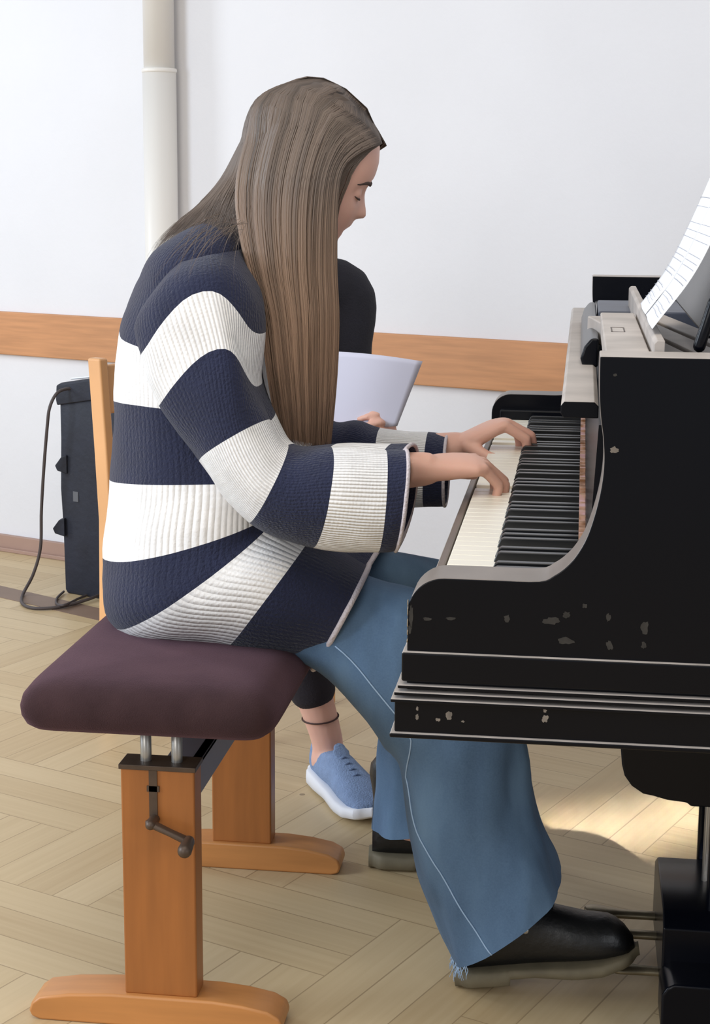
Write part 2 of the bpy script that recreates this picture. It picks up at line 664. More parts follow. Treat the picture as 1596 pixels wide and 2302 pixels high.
def top_dust_sheen(b):
    """paints dust and bright ledge highlights onto the upward faces"""
    for i, f_ in enumerate(b.f):
        if len(f_) == 4 and all(abs(b.v[q].z - b.v[f_[0]].z) < 1e-6 for q in f_) and b.v[f_[0]].z > sum(p.z for p in b.v[8 * (f_[0] // 8):8 * (f_[0] // 8) + 8]) / 8:
            b.mi[i] = 1


arm_prof = [(-.152, .612), (-.152, .690)]
arm_prof += [(-.118 - .034 * math.cos(a_ * PI / 20), .7265 + .034 * math.sin(a_ * PI / 20)) for a_ in range(11)]
_c = [Vector(q) for q in ((-.07, .7605), (-.030, .761), (-.016, .7675), (-.006, .7755), (.003, .7865), (.012, .804), (.019, .828), (.0235, .852), (.025, .874), (.0235, .896), (.0205, .916), (.0185, .94), (.018, ZT))]
_c, _ = smooth_path(_c, [1] * len(_c), 4)
arm_prof += [(q.x, q.y) for q in _c]
n_top = len(arm_prof)
arm_prof += [(.62, ZT), (.62, .612)]
dust_sheen_edges = [1 if 5 <= i < n_top - 1 else (2 if i == n_top - 1 else 0) for i in range(len(arm_prof))]  # edge faces that take the painted dust and sheen greys
for nm, y0, y1 in (('arm', YN, YI), ('arm', YF0, YF1)):
    MB().prism(arm_prof, y0, y1, side=dust_sheen_edges).obj(nm, [M_black, M_arm_sheen, M_dust_sheen], piano, bevel=.0015)
# the rim: straight front sides, bent treble side, tail
outer = [(.62, YN), (.72, 1.505), (.86, 1.56), (.97, 1.66), (1.05, 1.80), (1.13, 1.96), (1.22, 2.10), (1.33, 2.24), (1.42, 2.40),
         (1.46, 2.58), (1.44, 2.76), (1.36, 2.90), (1.24, 2.965), (1.1, YF1), (.62, YF1)]
sm = [Vector((x, y, 0)) for x, y in outer]
cen = Vector((.6, 2.3, 0))
inner = []
for i, p in enumerate(sm):
    t_ = (sm[min(i + 1, len(sm) - 1)] - sm[max(i - 1, 0)]).normalized()
    inner.append(p + Vector((-t_.y, t_.x, 0)) * .05)
b = MB()
rs = []
for p, q in zip(sm, inner):
    rs.append([Vector((p.x, p.y, .66)), Vector((p.x, p.y, ZT)), Vector((q.x, q.y, ZT)), Vector((q.x, q.y, .66))])
k = 0
for r_ in rs:
    b.v.extend(r_)
for i in range(len(rs) - 1):
    for j in range(4):
        j2 = (j + 1) % 4
        b.face([i * 4 + j, i * 4 + j2, (i + 1) * 4 + j2, (i + 1) * 4 + j], 1 if j == 1 else 0)
b.face([0, 1, 2, 3])
e = (len(rs) - 1) * 4
b.face([e + 3, e + 2, e + 1, e])
b.obj('rim', [M_black, M_dust_sheen], piano, bevel=.002)
b = MB()
poly = [(p.x, p.y) for p in inner]
b.prism([(x, y) for x, y in poly], .70, .90, fn=lambda x, y, z: Vector((x, y, z)))
b.obj('soundboard', M_dust_sheen, piano)
# key bed with its long mouldings on the near side
MB().box(-.140, .55, YI, YF0, .626, .705).obj('key_bed', M_black, piano, bevel=.002)
b = MB()
b.box(-.1565, .60, YN - .006, YN + .02, .6605, .689)
b.box(-.1563, -.13, YN + .012, YF1, .6605, .6888)
top_dust_sheen(b)
b.obj('frieze_band', [M_black, M_dust_sheen], piano, bevel=.0022, seg=3)
for z, o_ in ((.6575, .0085), (.6515, .0115), (.6455, .0145)):
    b = MB()
    b.box(-.151 - o_, .62, YN - o_, YN + .02, z - .0032, z)
    b.box(-.1508 - o_, -.12, YN + .012, YF1, z - .0032, z - .0002)
    top_dust_sheen(b)
    b.obj('reeded_moulding', [M_black, M_dust_sheen], piano, bevel=.0008)
b = MB()
b.box(-.162, .60, YN - .011, YN + .04, .6125, .6445)
b.box(-.1617, -.12, YN + .02, YF1, .6125, .6443)
b.box(-.166, .62, YN - .016, YN + .04, .608, .6125)
top_dust_sheen(b)
b.obj('plinth_moulding', [M_black, M_dust_sheen], piano, bevel=.0015, seg=3)
# chips and scuffs on the near side
M_scuff = mat('scuffed_lacquer', lin(40, 38, 36), .6, var=.5, vscale=90)
M_chip = mat('chipped_edge', lin(120, 112, 104), .7, var=.4, vscale=60)


def blot(nm, m_, x, y, rx, ry, yp):
    c_ = P(x, y, yp)
    rx, ry = rx * YN / FPX, ry * YN / FPX
    n_ = 16
    pts = []
    for i in range(n_):
        a = 2 * PI * i / n_
        q = .65 + .55 * random.random()
        pts.append(Vector((c_.x + rx * q * math.cos(a), yp - .0003, c_.z + ry * q * math.sin(a))))
    b = MB()
    b.v += pts + [p + Vector((0, .0006, 0)) for p in pts]
    b.face(list(range(n_)))
    for i in range(n_):
        j = (i + 1) % n_
        b.face([i, j, n_ + j, n_ + i])
    b.obj(nm, m_, piano)


for q in ((924, 1385, 6, 30), (921, 1415, 4, 12), (1272, 1440, 20, 9), (1273, 1382, 9, 8), (1240, 1396, 20, 9), (1140, 1390, 8, 9),
          (1448, 1411, 9, 18), (1368, 1389, 6, 10), (1370, 1450, 8, 14), (1447, 1450, 6, 10), (960, 1391, 10, 4), (1015, 1390, 12, 4),
          (1383, 843, 5, 3), (1314, 1362, 6, 5)):
    blot('scuff_mark', M_scuff, *q, YN)
blot('chip_mark', M_chip, 1382, 1012, 10, 8, YN)
for q in ((938, 1612, 4, 8), (938, 1593, 3, 6), (1009, 1608, 8, 10), (1225, 1615, 8, 10), (1225, 1598, 4, 5), (1041, 1622, 4, 3), (984, 1618, 6, 4)):
    blot('chip_mark', M_chip, *q, YN - .011)
# worn front edge of the near arm
for (z, hz, wy) in ((.727, .006, .006), (.716, .005, .010), (.707, .004, .013), (.699, .003, .02), (.735, .003, .004)):
    b = MB()
    n_ = 12
    pts = [Vector((-.1523, YN + wy * .5 + wy * (.5 + .2 * random.random()) * math.cos(2 * PI * i / n_), z + hz * (.7 + .5 * random.random()) * math.sin(2 * PI * i / n_))) for i in range(n_)]
    b.v += pts + [p + Vector((.0008, 0, 0)) for p in pts]
    b.face(list(range(n_)))
    for i in range(n_):
        b.face([i, (i + 1) % n_, n_ + (i + 1) % n_, n_ + i])
    b.obj('chip_mark', M_worn, piano)
# key slip, keyboard
MB().box(-.147, -.1385, YI, YF0, .63, .713).obj('key_slip', M_keyslip, piano, bevel=.002)
KY0, KY1 = 1.605, 2.887
MB().box(-.136, .0115, YI, KY0 - .001, .70, .716).obj('key_block', M_black, piano, bevel=.003)
MB().box(-.136, .0115, KY1 + .001, YF0, .70, .736).obj('key_block', M_black, piano, bevel=.003)
WW = (KY1 - KY0) / 52
pressed = set()
for px, py in ((1112, 1103), (1175, 1003), (1150, 992)):
    pressed.add(int((Zp(px, py, .716).y - KY0) / WW))
for i in range(52):
    y0 = KY0 + i * WW
    dz = -.008 if i in pressed else 0
    b = MB()
    b.box(-.1345, .011, y0 + .0004, y0 + WW - .0004, .700 + dz, .7195 + dz)
    b.obj('white_key', M_ivory, piano, bevel=.0012)
# black keys: treble end is near, C8 is the first white key
names = 'CBAGFED'
for i in range(51):
    nm = names[i % 7]                              # from C8 downwards
    if nm in 'CF':
        continue                                   # no black key between this one and the next lower
    if i >= 51:
        continue
    yc = KY0 + (i + 1) * WW
    b = MB()
    b.prism([(-.0855, .7185), (-.0815, .7285), (-.078, .7305), (.0105, .7305), (.0105, .7185)], yc - .0052, yc + .0052)
    b.obj('black_key', M_ebony, piano, bevel=.0012)
# fallboard leaning back, its thick lip in dust and painted sheen grey and the felt strip above the keys
MB().prism([(.0115, .715), (.017, .715), (.034, .90), (.020, .90)], YI, YF0).obj('fallboard', M_black, piano)
b = MB()
b.prism([(-.0165, .903), (-.0165, .911), (-.0135, .915), (.016, .915), (.020, .911), (.020, .899), (-.0135, .899)], 1.60, YF0, side=[0, 1, 1, 1, 0, 0, 0])
b.obj('fallboard_lip', [M_black, M_dust_sheen], piano, bevel=.001)
b = MB()
y = 1.76
while y < 2.80:
    l_ = .006 + .012 * random.random()
    w_ = .005 + .005 * random.random()
    b.box(.0055, .0128, y, y + l_, .7325, .7325 + w_)
    y += l_ + .003 + .006 * random.random()
b.obj('felt_strip', M_gold, piano)
# upper deck behind the fallboard
MB().box(.024, .066, YI + .002, 2.09, .945, .9665).obj('music_shelf', M_dust_sheen, piano, bevel=.002)
b = MB()
c0 = P(1390, 742, 1.83)
for (xa, xb, ya, yb) in ((.033, .0345, 1.80, 1.86), (.0465, .048, 1.80, 1.86), (.033, .048, 1.80, 1.8022), (.033, .048, 1.8578, 1.86)):
    b.box(xa, xb, ya, yb, .9663, .9668)
b.obj('serial_plate', M_darkmetal, piano)
b = MB()
b.prism([(.068, .925), (.068, .977), (.071, .980), (.078, .980), (.078, .925)], YI + .002, 2.45)
b.obj('music_desk_rail', M_dust_sheen, piano, bevel=.001)
M_slate_sheen = mat('lacquer_painted_sheen', lin(74, 80, 96), .45, var=.25, vscale=12)  # black lacquer, its blue-grey reflection put into the base colour
MB().box(.024, .34, 2.32, 2.56, .925, .952).obj('desk_slide', M_slate_sheen, piano, bevel=.003)
MB().box(.024, .34, 2.60, 2.90, .88, .930).obj('tuning_plank', M_black, piano, bevel=.003)
b = MB()
b.prism([(.004, .912), (.001, .922), (.005, .936), (.013, .946), (.022, .946), (.022, .912)], 1.95, 2.60)
b.obj('fallboard_hinge_rail', M_black, piano, bevel=.003)
for i, (xa, ya) in enumerate(((.085, 1.60), (.12, 1.62), (.155, 1.64))):
    b = MB()
    M_ = Matrix.Translation((xa, ya, .93)) @ Matrix.Rotation(math.radians(8), 4, 'Z')
    b.box(0, .03, 0, .55, 0, .028, M=M_)
    b.obj('desk_slat', M_dust_sheen, piano, bevel=.002)
# music desk: lower ledge and panel leaning back behind the sheets, on a dark prop
b = MB()
desk_prof = [(.118, .978), (.129, .978), (.245, 1.235), (.234, 1.235)]
b.prism(desk_prof, 1.60, 2.30)
b.obj('music_desk', M_black, piano, bevel=.003)
pa, pb = P(1572, 778, 1.56), P(1604, 680, 1.56)
b = MB()
b.tube([pa, (pa + pb) / 2, pb], [.006, .0055, .0055], 10)
b.obj('desk_prop', M_black, piano, smooth=True)
# lyre: scrolled head, two columns with rod, pedal box, plinth, pedals
LY0, LY1 = 2.12, 2.40
hp = []
for (x, y) in ((1386, 1664), (1388, 1672), (1395, 1678), (1398, 1720), (1404, 1745), (1420, 1768), (1446, 1786), (1470, 1791), (1500, 1800), (1545, 1806), (1552, 1814)):
    q = P(x, y, LY0)
    hp.append((q.x, q.z))
lx = hp[-1][0]
hp += [(lx + .11, hp[-1][1]), (lx + .11, .626), (hp[0][0], .626)]
MB().prism(hp, LY0, LY1).obj('lyre_head', M_black, piano, bevel=.003)
cx = P(1592, 1950, 2.16).x
for yy in (2.16, 2.35):
    b = MB()
    b.tube([(cx + .012, yy, hp[-3][1] + .02), (cx + .012, yy, .10)], .0125, 16)
    b.obj('lyre_column', M_black, piano, smooth=True)
MB().tube([(cx + .004, 2.255, hp[-3][1] + .02), (cx + .004, 2.255, .10)], .004, 10).obj('pedal_rod', M_steel, piano, smooth=True)
qx = P(1470, 1985, 2.38)
b = MB()
prof = [(2.38, .035), (2.38, .125), (2.33, .150), (2.15, .150), (2.12, .135), (2.12, .035)]
b.prism(prof, qx.x, qx.x + .16, fn=lambda y, z, x: Vector((x, y, z)))
b.obj('pedal_box', M_black, piano, bevel=.003)
q = P(1488, 2200, 2.06)
b = MB()
b.prism([(q.x, .022), (q.x, .072), (q.x + .006, .082), (q.x + .016, .088), (q.x + .19, .088), (q.x + .19, .022)], 2.05, 2.125)
b.obj('lyre_plinth', M_black, piano, bevel=.004)
for yy, pz in ((2.205, .034), (2.265, .060), (2.325, .063)):
    tip = Vector((.034 if pz > .04 else .062, yy, pz))
    b = MB()
    rs = []
    for (x, w_, h_) in ((0, .004, .003), (.004, .0115, .005), (.012, .0165, .0062), (.024, .0175, .0066), (.038, .014, .0066), (.052, .0105, .0062), (.08, .0095, .006), (.16, .0095, .006)):
        rs.append([tip + Vector((x, w_ * math.cos(2 * PI * i / 16), h_ * math.sin(2 * PI * i / 16) - .004 * min(1, x / .05))) for i in range(16)])
    b.rings(rs)
    b.obj('pedal', M_brass, piano, smooth=True)
# legs with casters
for (lx_, ly_) in ((.36, 1.62), (.36, 2.86), (1.22, 2.62)):
    b = MB()
    rs = []
    for z, w_ in ((.64, .07), (.58, .07), (.565, .058), (.52, .052), (.16, .036), (.13, .044), (.10, .044), (.085, .032), (.065, .03)):
        rs.append([Vector((lx_ + w_ * sgnpow(math.cos(2 * PI * (i + .5) / 24), .35), ly_ + w_ * sgnpow(math.sin(2 * PI * (i + .5) / 24), .35), z)) for i in range(24)])
    b.rings(rs)
    lg = b.obj('leg', M_black, piano)
    b = MB()
    b.tube([(lx_, ly_ - .014, .03), (lx_, ly_ + .014, .03)], .03, 20, round_ends=False)
    b.box(lx_ - .012, lx_ + .012, ly_ - .02, ly_ + .02, .045, .07)
    b.obj('caster', M_brass, lg)

# sheet music propped on the desk
prof_s = [(.070, .984), (.080, .996), (.091, 1.010), (.103, 1.028), (.114, 1.050), (.126, 1.080), (.140, 1.118), (.156, 1.165), (.176, 1.22), (.192, 1.268)]
ps_, _ = smooth_path([Vector((x, 0, z)) for x, z in prof_s], [1] * len(prof_s), 4)


def sheet(y0, y1, dx, th, mats, name, ny=10, wav=.0015, u0=0, u1=1):
    b = MB()
    ii = range(int(u0 * (len(ps_) - 1)), int(u1 * (len(ps_) - 1)) + 1)
    g = []
    for j in range(ny + 1):
        f = j / ny
        y = y0 + (y1 - y0) * f
        row = []
        for i in ii:
            p = ps_[i]
            t_ = ps_[min(i + 1, len(ps_) - 1)] - ps_[max(i - 1, 0)]
            n_ = Vector((-t_.z, 0, t_.x)).normalized()
            q = p + n_ * (dx + wav * math.sin(5 * f + i * .2))
            row.append(Vector((q.x, y, q.z)) + n_ * 0)
        g.append((row, [r_ + Vector((-.0, 0, 0)) - Vector((0, 0, 0)) for r_ in row]))
    n_i = len(list(ii))
    k = 0
    for row, _ in g:
        b.v.extend(row)
    for j in range(ny):
        for i in range(n_i - 1):
            b.face([j * n_i + i, j * n_i + i + 1, (j + 1) * n_i + i + 1, (j + 1) * n_i + i])
    return b


sh = thing('sheet_music', 'white printed music sheets curling on the piano music desk', 'sheet music', (.08, 1.8, .984))
for nm, y0, y1, dx in (('page', 1.815, 2.005, .0015), ('page', 1.615, 1.813, .0022)):
    o = sheet(y0, y1, dx, .0004, None, nm).obj(nm, M_sheet, sh, smooth=True)
    so = o.modifiers.new('thickness', 'SOLIDIFY')
    so.thickness = .0006
b = MB()
for y0 in (1.625, 1.83):
    for k_ in range(8):
        u = .10 + .105 * k_
        for q in range(3):
            s2 = sheet(y0, y0 + .165, .0032, 0, None, '', u0=u + .02 * q, u1=u + .02 * q + .03)
            n_i = len(s2.v) // 11
            kk = len(b.v)
            for j in range(11):
                a_ = s2.v[j * n_i]
                c_ = s2.v[j * n_i + 1] if n_i > 1 else a_
                b.v += [a_, a_ + (c_ - a_).normalized() * .0006]
            for j in range(10):
                b.face([kk + 2 * j, kk + 2 * j + 1, kk + 2 * j + 3, kk + 2 * j + 2])
so = b.obj('printed_staves', M_ink, sh)

# ------------------------------------------------------------------ piano bench
bench = thing('piano_bench', 'crank-adjusted wooden piano bench with an aubergine velour cushion', 'bench', (-.532, 2.29, 0))
BX0, BX1 = -.582, -.482
for y0 in (2.003, 2.54):
    b = MB()
    b.box(BX0, BX1, y0, y0 + .04, .044, .366)
    post = b.obj('post', M_beech, bench, bevel=.003)
    pf = [(-.712, .004), (-.716, .012), (-.712, .024), (-.700, .033), (-.66, .0405), (-.60, .045), (-.46, .045), (-.42, .0415), (-.385, .035), (-.368, .026), (-.364, .014), (-.368, .003), (-.38, 0), (-.70, 0)]
    b = MB()
    b.prism(pf, y0 - .008, y0 + .054)
    b.obj('foot', M_beechf, bench, bevel=.004, seg=3)
    b = MB()
    b.box(BX0 - .002, BX1 + .002, y0 - .002, y0 + .042, .364, .371)
    b.obj('post_cap', M_darkmetal, bench, bevel=.001)
    for xx in (-.552, -.510):
        b = MB()
        b.tube([(xx, y0 + .02, .30), (xx, y0 + .02, .445)], .0075, 16, round_ends=False)
        b.obj('lift_rod', M_steel, bench, smooth=True)
b = MB()
b.box(-.543, -.532, 2.0012, 2.004, .292, .364)
b.box(-.546, -.529, 2.0012, 2.004, .335, .343)
b.obj('slot', M_darkmetal, bench)
cr_ = MB()
h0, h1 = P(340, 1852, 1.985), P(424, 1892, 1.985)
cr_.tube([h0, h0 + (h1 - h0) * .5, h1], [.0085, .0075, .0085], 12, squash=(1, .6))
cr_.tube([h0 + Vector((0, -.004, 0)), h0 + Vector((0, .03, 0))], .007, 12)
ck = cr_.obj('crank', M_darkmetal, bench, smooth=True)
k0 = P(420, 1905, 1.97)
b = MB()
b.tube([h1, Vector((k0.x, 1.958, k0.z))], [.008, .0095], 14)
b.obj('crank_knob', M_darkmetal, ck, smooth=True)
b = MB()
b.box(-.500, -.486, 2.043, 2.54, .315, .362)
b.box(-.535, -.486, 2.043, 2.54, .356, .362)
b.obj('stretcher', M_stretch, bench, bevel=.001)
# cushion
b = MB()
rs = []
SX0, SX1, SY0, SY1 = -.708, -.366, 1.945, 2.63
cxs, cys = (SX0 + SX1) / 2, (SY0 + SY1) / 2
hx, hy = (SX1 - SX0) / 2, (SY1 - SY0) / 2
for z, k_, in ((.425, -.022), (.427, -.014), (.434, -.006), (.446, -.001), (.458, 0), (.470, -.003), (.480, -.011), (.487, -.023), (.491, -.04), (.494, -.07), (.496, -.12), (.497, -.15)):
    ring = []
    for i in range(72):
        a = 2 * PI * (i + .5) / 72
        ring.append(Vector((cxs + (hx + k_) * sgnpow(math.cos(a), .13), cys + (hy + k_) * sgnpow(math.sin(a), .13), z)))
    rs.append(ring)
b.rings(rs)
b.obj('cushion', M_seat, bench, smooth=True)
MB().box(cxs - .10, cxs + .10, 2.04, 2.54, .418, .43).obj('seat_board', M_darkmetal, bench)

# ------------------------------------------------------------------ people: bodies
def lerp_tab(tab, x):
    tab = sorted(tab)
    if x <= tab[0][0]:
        return tab[0][1]
    for (a, va), (b_, vb) in zip(tab, tab[1:]):
        if x <= b_:
            return va + (vb - va) * (x - a) / max(1e-9, b_ - a)
    return tab[-1][1]


HC = (705, 370)                                     # centre of the head in the profile drawing
SPX = .000612                                       # metres per profile unit


def hab(x, y):
    dx, dy = x - HC[0], y - HC[1]
    return ((dx * .903 + dy * .43) * SPX, (dx * .43 - dy * .903) * SPX)


prof_full = [hab(*p) for p in ((752, 204), (788, 235), (816, 267), (845, 300), (855, 330), (853, 366), (846, 390), (840, 403), (829, 412), (822, 421), (821, 443), (823, 462), (825, 476), (824, 485), (818, 490),
                              (806, 490), (799, 491), (794, 499), (790, 506), (784, 510), (776, 512), (768, 515), (766, 519), (768, 524), (765, 530), (757, 535), (757, 545), (759, 558), (753, 574), (738, 588), (715, 596))]
prof_base = [hab(*p) for p in ((752, 204), (788, 235), (816, 267), (845, 300), (855, 330), (852, 366), (842, 398), (826, 430), (812, 460), (799, 488), (786, 512), (772, 532), (760, 552), (750, 574), (735, 588), (712, 596))]
prof_back = [hab(*p) for p in ((738, 200), (700, 196), (640, 207), (592, 240), (570, 300), (570, 350), (584, 400), (606, 450), (640, 500), (675, 540), (700, 580), (712, 596))]
wid = [(175, .016), (168, .040), (150, .056), (120, .067), (80, .0735), (40, .0755), (0, .0735), (-50, .067), (-90, .060), (-130, .050), (-165, .037), (-190, .022), (-206, .008)]
T_full = [(b_, a_) for a_, b_ in prof_full]
dense = lambda L: [(q.y, q.x) for q in smooth_path([Vector((a_, b_, 0)) for a_, b_ in L], [1] * len(L), 5)[0]]
T_base = dense(prof_base)
T_back = dense(prof_back)
T_wid = [(b_ * SPX, w_) for b_, w_ in wid]
B_EYE = hab(806, 432)[1]
B_NT = hab(824, 480)[1]
B_LIP = hab(775, 514)[1]


def head_mesh(mb, org, fw, lat, up, eyes=True):
    bt, bb = hab(752, 204)[1], hab(712, 596)[1]
    n, K = 120, 110
    rs = []
    for j in range(K + 1):
        b_ = bb + (bt - bb) * (j / K)
        af, afull, ab = lerp_tab(T_base, b_), lerp_tab(T_full, b_), lerp_tab(T_back, b_)
        W_ = lerp_tab(T_wid, b_)
        ac = (af + ab) / 2 + .004
        sig = lerp_tab([(B_LIP - .05, .024), (B_LIP - .012, .020), (B_LIP + .006, .019), (B_NT - .004, .014), (B_NT + .004, .012), (B_EYE, .007), (B_EYE + .018, .012), (B_EYE + .05, .03)], b_)
        ring = []
        for i in range(n):
            a = 2 * PI * i / n
            co, si = math.cos(a), math.sin(a)
            q = .80 if co > 0 else .95
            x = ac + ((af - ac) if co > 0 else (ac - ab)) * sgnpow(co, q)
            v = W_ * sgnpow(si, .9)
            if co > 0:
                x += (afull - af) * math.exp(-(v / sig) ** 2)
                for sd in (-1, 1):
                    x -= .0085 * math.exp(-((v - sd * .030) / .014) ** 2 - ((b_ - B_EYE) / .010) ** 2)
                    x += .0035 * math.exp(-((v - sd * .042) / .018) ** 2 - ((b_ - B_EYE + .03) / .018) ** 2)
            ring.append(org + fw * x + lat * v + up * b_)
        rs.append(ring)
    mb.rings(rs)
    ax = lerp_tab(T_base, B_EYE)
    for sd in (-1, 1):                              # closed lids, ears
        mb.ellipsoid(org + fw * (ax - .0165) + lat * (sd * .029) + up * (B_EYE - .001), (.0125, .0125, .0125), n=16, k=10)
        M_ = Matrix((fw, lat, up)).transposed()
        mb.ellipsoid(org + fw * (-.008) + lat * (sd * .074) + up * (B_EYE - .012), (.017, .007, .029), M=M_, n=14, k=8)


def face_details(org, fw, lat, up, parent):
    ax = lerp_tab(T_base, B_EYE)
    for sd in (-1, 1):
        b = MB()
        pts = []
        for k in range(9):
            t_ = k / 8
            v = .013 + .034 * t_
            bb = B_EYE + .0165 + .004 * math.sin(PI * min(1, t_ * 1.1)) - .004 * t_
            a_ = lerp_tab(T_base, bb) - .0075 * (v / .03) ** 2 * .9 + .0015
            pts.append(org + fw * a_ + lat * (sd * v) + up * bb)
        b.tube(pts, [.0016, .0024, .0026, .0026, .0024, .0022, .0018, .0014, .001], 8)
        b.obj('eyebrow', M_brow, parent, smooth=True)
        b = MB()
        pts = []
        for k in range(11):
            t_ = k / 10 * 2 - 1
            g = .0134
            c_ = org + fw * (ax - .0165) + lat * (sd * .029) + up * (B_EYE - .001)
            pts.append(c_ + (fw * math.cos(t_ * 1.15) * .92 + lat * math.sin(t_ * 1.15) - up * (.38 - .16 * t_ * t_)).normalized() * g)
        b.tube(pts, [.0005, .0009, .0012, .0013, .0014, .0014, .0014, .0013, .0012, .0009, .0005], 6)
        b.obj('eyelashes', M_brow, parent, smooth=True)


def hand_mesh(mb, W, f, u, l, curl=(38, 52, 26), spread=.10, thumb=(.55, .5, -.45), scale=1.0, fan=(1, 1, 1, 1), fat=1.0):
    """W wrist, f forward, u dorsal side, l towards the thumb"""
    s = scale
    at = lambda x, y, z: W + (f * x + l * y + u * z) * s
    rs = []
    for x, w_, h_, zc, yc in ((-.03, .0235, .0205, 0, 0), (-.012, .0235, .019, 0, 0), (.006, .026, .0175, 0, .0), (.028, .034, .0165, .001, .003), (.052, .039, .0145, .003, .002), (.074, .041, .0125, .004, 0), (.088, .038, .0105, .003, 0), (.096, .030, .006, .001, 0)):
        ring = []
        for i in range(24):
            a = 2 * PI * i / 24
            ring.append(at(x - .010 * (math.cos(a) < 0) * abs(math.cos(a)) * (x > .07), yc + w_ * sgnpow(math.cos(a), .8), zc + h_ * sgnpow(math.sin(a), .85)))
        rs.append(ring)
    mb.rings(rs)
    spec = ((.028, .087, (.043, .025, .021), .0082), (.0095, .092, (.047, .029, .022), .0083), (-.009, .089, (.044, .027, .021), .0079), (-.027, .080, (.034, .020, .019), .0070))
    for k, (y, x, ph, r) in enumerate(spec):
        r *= fat
        p = at(x - .012, y, .002)
        pts, rad = [p, at(x, y, .003)], [r * 1.05 * s, r * 1.08 * s]
        ang = 0
        side = spread * (1.5 - k) / 1.5
        dirl = (f + l * side).normalized()
        for q in range(3):
            ang += math.radians(curl[q] * fan[k])
            d_ = dirl * math.cos(ang) - u * math.sin(ang)
            nxt = pts[-1] + d_ * ph[q] * s
            pts.append(nxt)
            rad.append(r * (.98, .90, .78)[q] * s)
        P_, R_ = [], []
        for q in range(len(pts) - 1):
            for e_ in range(4):
                t_ = e_ / 4
                P_.append(pts[q].lerp(pts[q + 1], t_))
                R_.append((rad[q] + (rad[q + 1] - rad[q]) * t_) * (1 - .06 * math.sin(PI * t_)))
        P_.append(pts[-1]); R_.append(rad[-1])
        mb.tube(P_, R_, 12)
        mb.ellipsoid(at(x - .002, y, .0055), (.0095 * s, .0085 * s, .0075 * s), n=12, k=8)
    tp = at(.018, .024, -.004)
    td = (f * thumb[0] + l * thumb[1] + u * thumb[2]).normalized()
    td2 = (td + f * .45 - l * .1).normalized()
    td3 = (td2 + f * .25 - l * .15).normalized()
    p1 = tp + td * .042 * s
    p2 = p1 + td2 * .033 * s
    p3 = p2 + td3 * .024 * s
    mb.tube([tp, p1, p2, p3], [.0135 * s, .0105 * s, .0093 * s, .0075 * s], 12, sub=4)


def fused(mb, name, voxel, m, iters=2):
    """one continuous skin out of overlapping shapes"""
    me = mb.mesh(name, m, True)
    o = bpy.data.objects.new(name, me)
    C.objects.link(o)
    r = o.modifiers.new('remesh', 'REMESH')
    r.mode, r.voxel_size, r.use_smooth_shade = 'VOXEL', voxel, True
    s_ = o.modifiers.new('smooth', 'SMOOTH')
    s_.factor, s_.iterations = .4, iters
    dg = bpy.context.evaluated_depsgraph_get()
    dg.update()
    nm = bpy.data.meshes.new_from_object(o.evaluated_get(dg))
    nm.name = name
    o.modifiers.clear()
    o.data = nm
    nm.materials.clear()
    nm.materials.append(m)
    nm.polygons.foreach_set('use_smooth', [True] * len(nm.polygons))
    return o


def tint(o, spots):
    me = o.data
    at = me.attributes.new('tint', 'FLOAT', 'POINT')
    vals = []
    for v in me.vertices:
        t_ = 0
        for c, r, k in spots:
            d = (v.co - c).length
            if d < 2.5 * r:
                t_ = max(t_, k * math.exp(-(d / r) ** 2))
        vals.append(t_)
    at.data.foreach_set('value', vals)


def frame(fw, up):
    fw = fw.normalized()
    lat = fw.cross(up).normalized()                 # the person's right
    return fw, lat, lat.cross(fw).normalized()


def fold_rings(rings, amp, fx=15, fz=5, i0=0):
    res = []
    for k, r in enumerate(rings):
        c = sum(r, Vector()) / len(r)
        g = amp * min(1, max(0, (k - i0) / 8))
        q = []
        for p in r:
            n_ = mnoise.noise(Vector((p.x * fx, p.y * fx, p.z * fz))) + .5 * mnoise.noise(Vector((p.x * fx * 2, p.y * fx * 2, p.z * fz * 2.2)))
            q.append(p + (p - c).normalized() * (g * n_))
        res.append(q)
    return res


def loft_raw(secs, sub):
    tmp = MB()
    return loft(tmp, secs, [0] * (len(secs) - 1), sub=sub, caps=False)


def folds(o, size, strength):
    tx = bpy.data.textures.new('cloth_folds', 'CLOUDS')
    tx.noise_scale, tx.noise_depth = size, 1
    d = o.modifiers.new('folds', 'DISPLACE')
    d.texture, d.texture_coords, d.strength, d.mid_level = tx, 'LOCAL', strength, .5


# --- the pianist
GY = 2.30
girl = thing('person', 'person with long hair in a navy and white striped jumper playing the piano', 'person', (-.5, 2.3, 0))
hfw, hlat, hup = frame(Vector((.903, .10, -.43)), Vector((.43, 0, .903)))
horg = P(HC[0], HC[1], GY)
RW, LW = P(955, 1054, 2.125), P(1028, 1003, 2.545)
mb = MB()
head_mesh(mb, horg, hfw, hlat, hup)
neck0, neck1 = P(650, 455, GY), P(520, 580, GY)
mb.tube([neck0, neck0.lerp(neck1, .5), neck1], [.048, .049, .052], 20)
pel = P(420, 1320, GY)
mb.tube([neck1, P(455, 700, GY), P(430, 900, GY), P(415, 1100, GY), pel + Vector((.01, 0, .02))], [.055, .085, .082, .078, .088], 24, sub=5, squash=(1.25, .95))
for side, sh, el, wr in ((-1, P(460, 700, 2.18), P(575, 1085, 2.13), RW), (1, P(485, 695, 2.42), P(730, 1040, 2.57), LW)):
    mb.tube([neck1 + Vector((.01, 0, -.05)), sh], [.045, .042], 16, sub=4)
    mb.tube([sh, sh.lerp(el, .5), el], [.048, .042, .036], 16, sub=4)
    mb.tube([el, el.lerp(wr, .35), el.lerp(wr, .8), wr], [.036, .036, .026, .0225], 16, sub=4)
KR, AR = P(1045, 1545, 2.20), P(1110, 2060, 2.19)
KL, AL = P(1040, 1425, 2.56), P(925, 1830, 2.58)
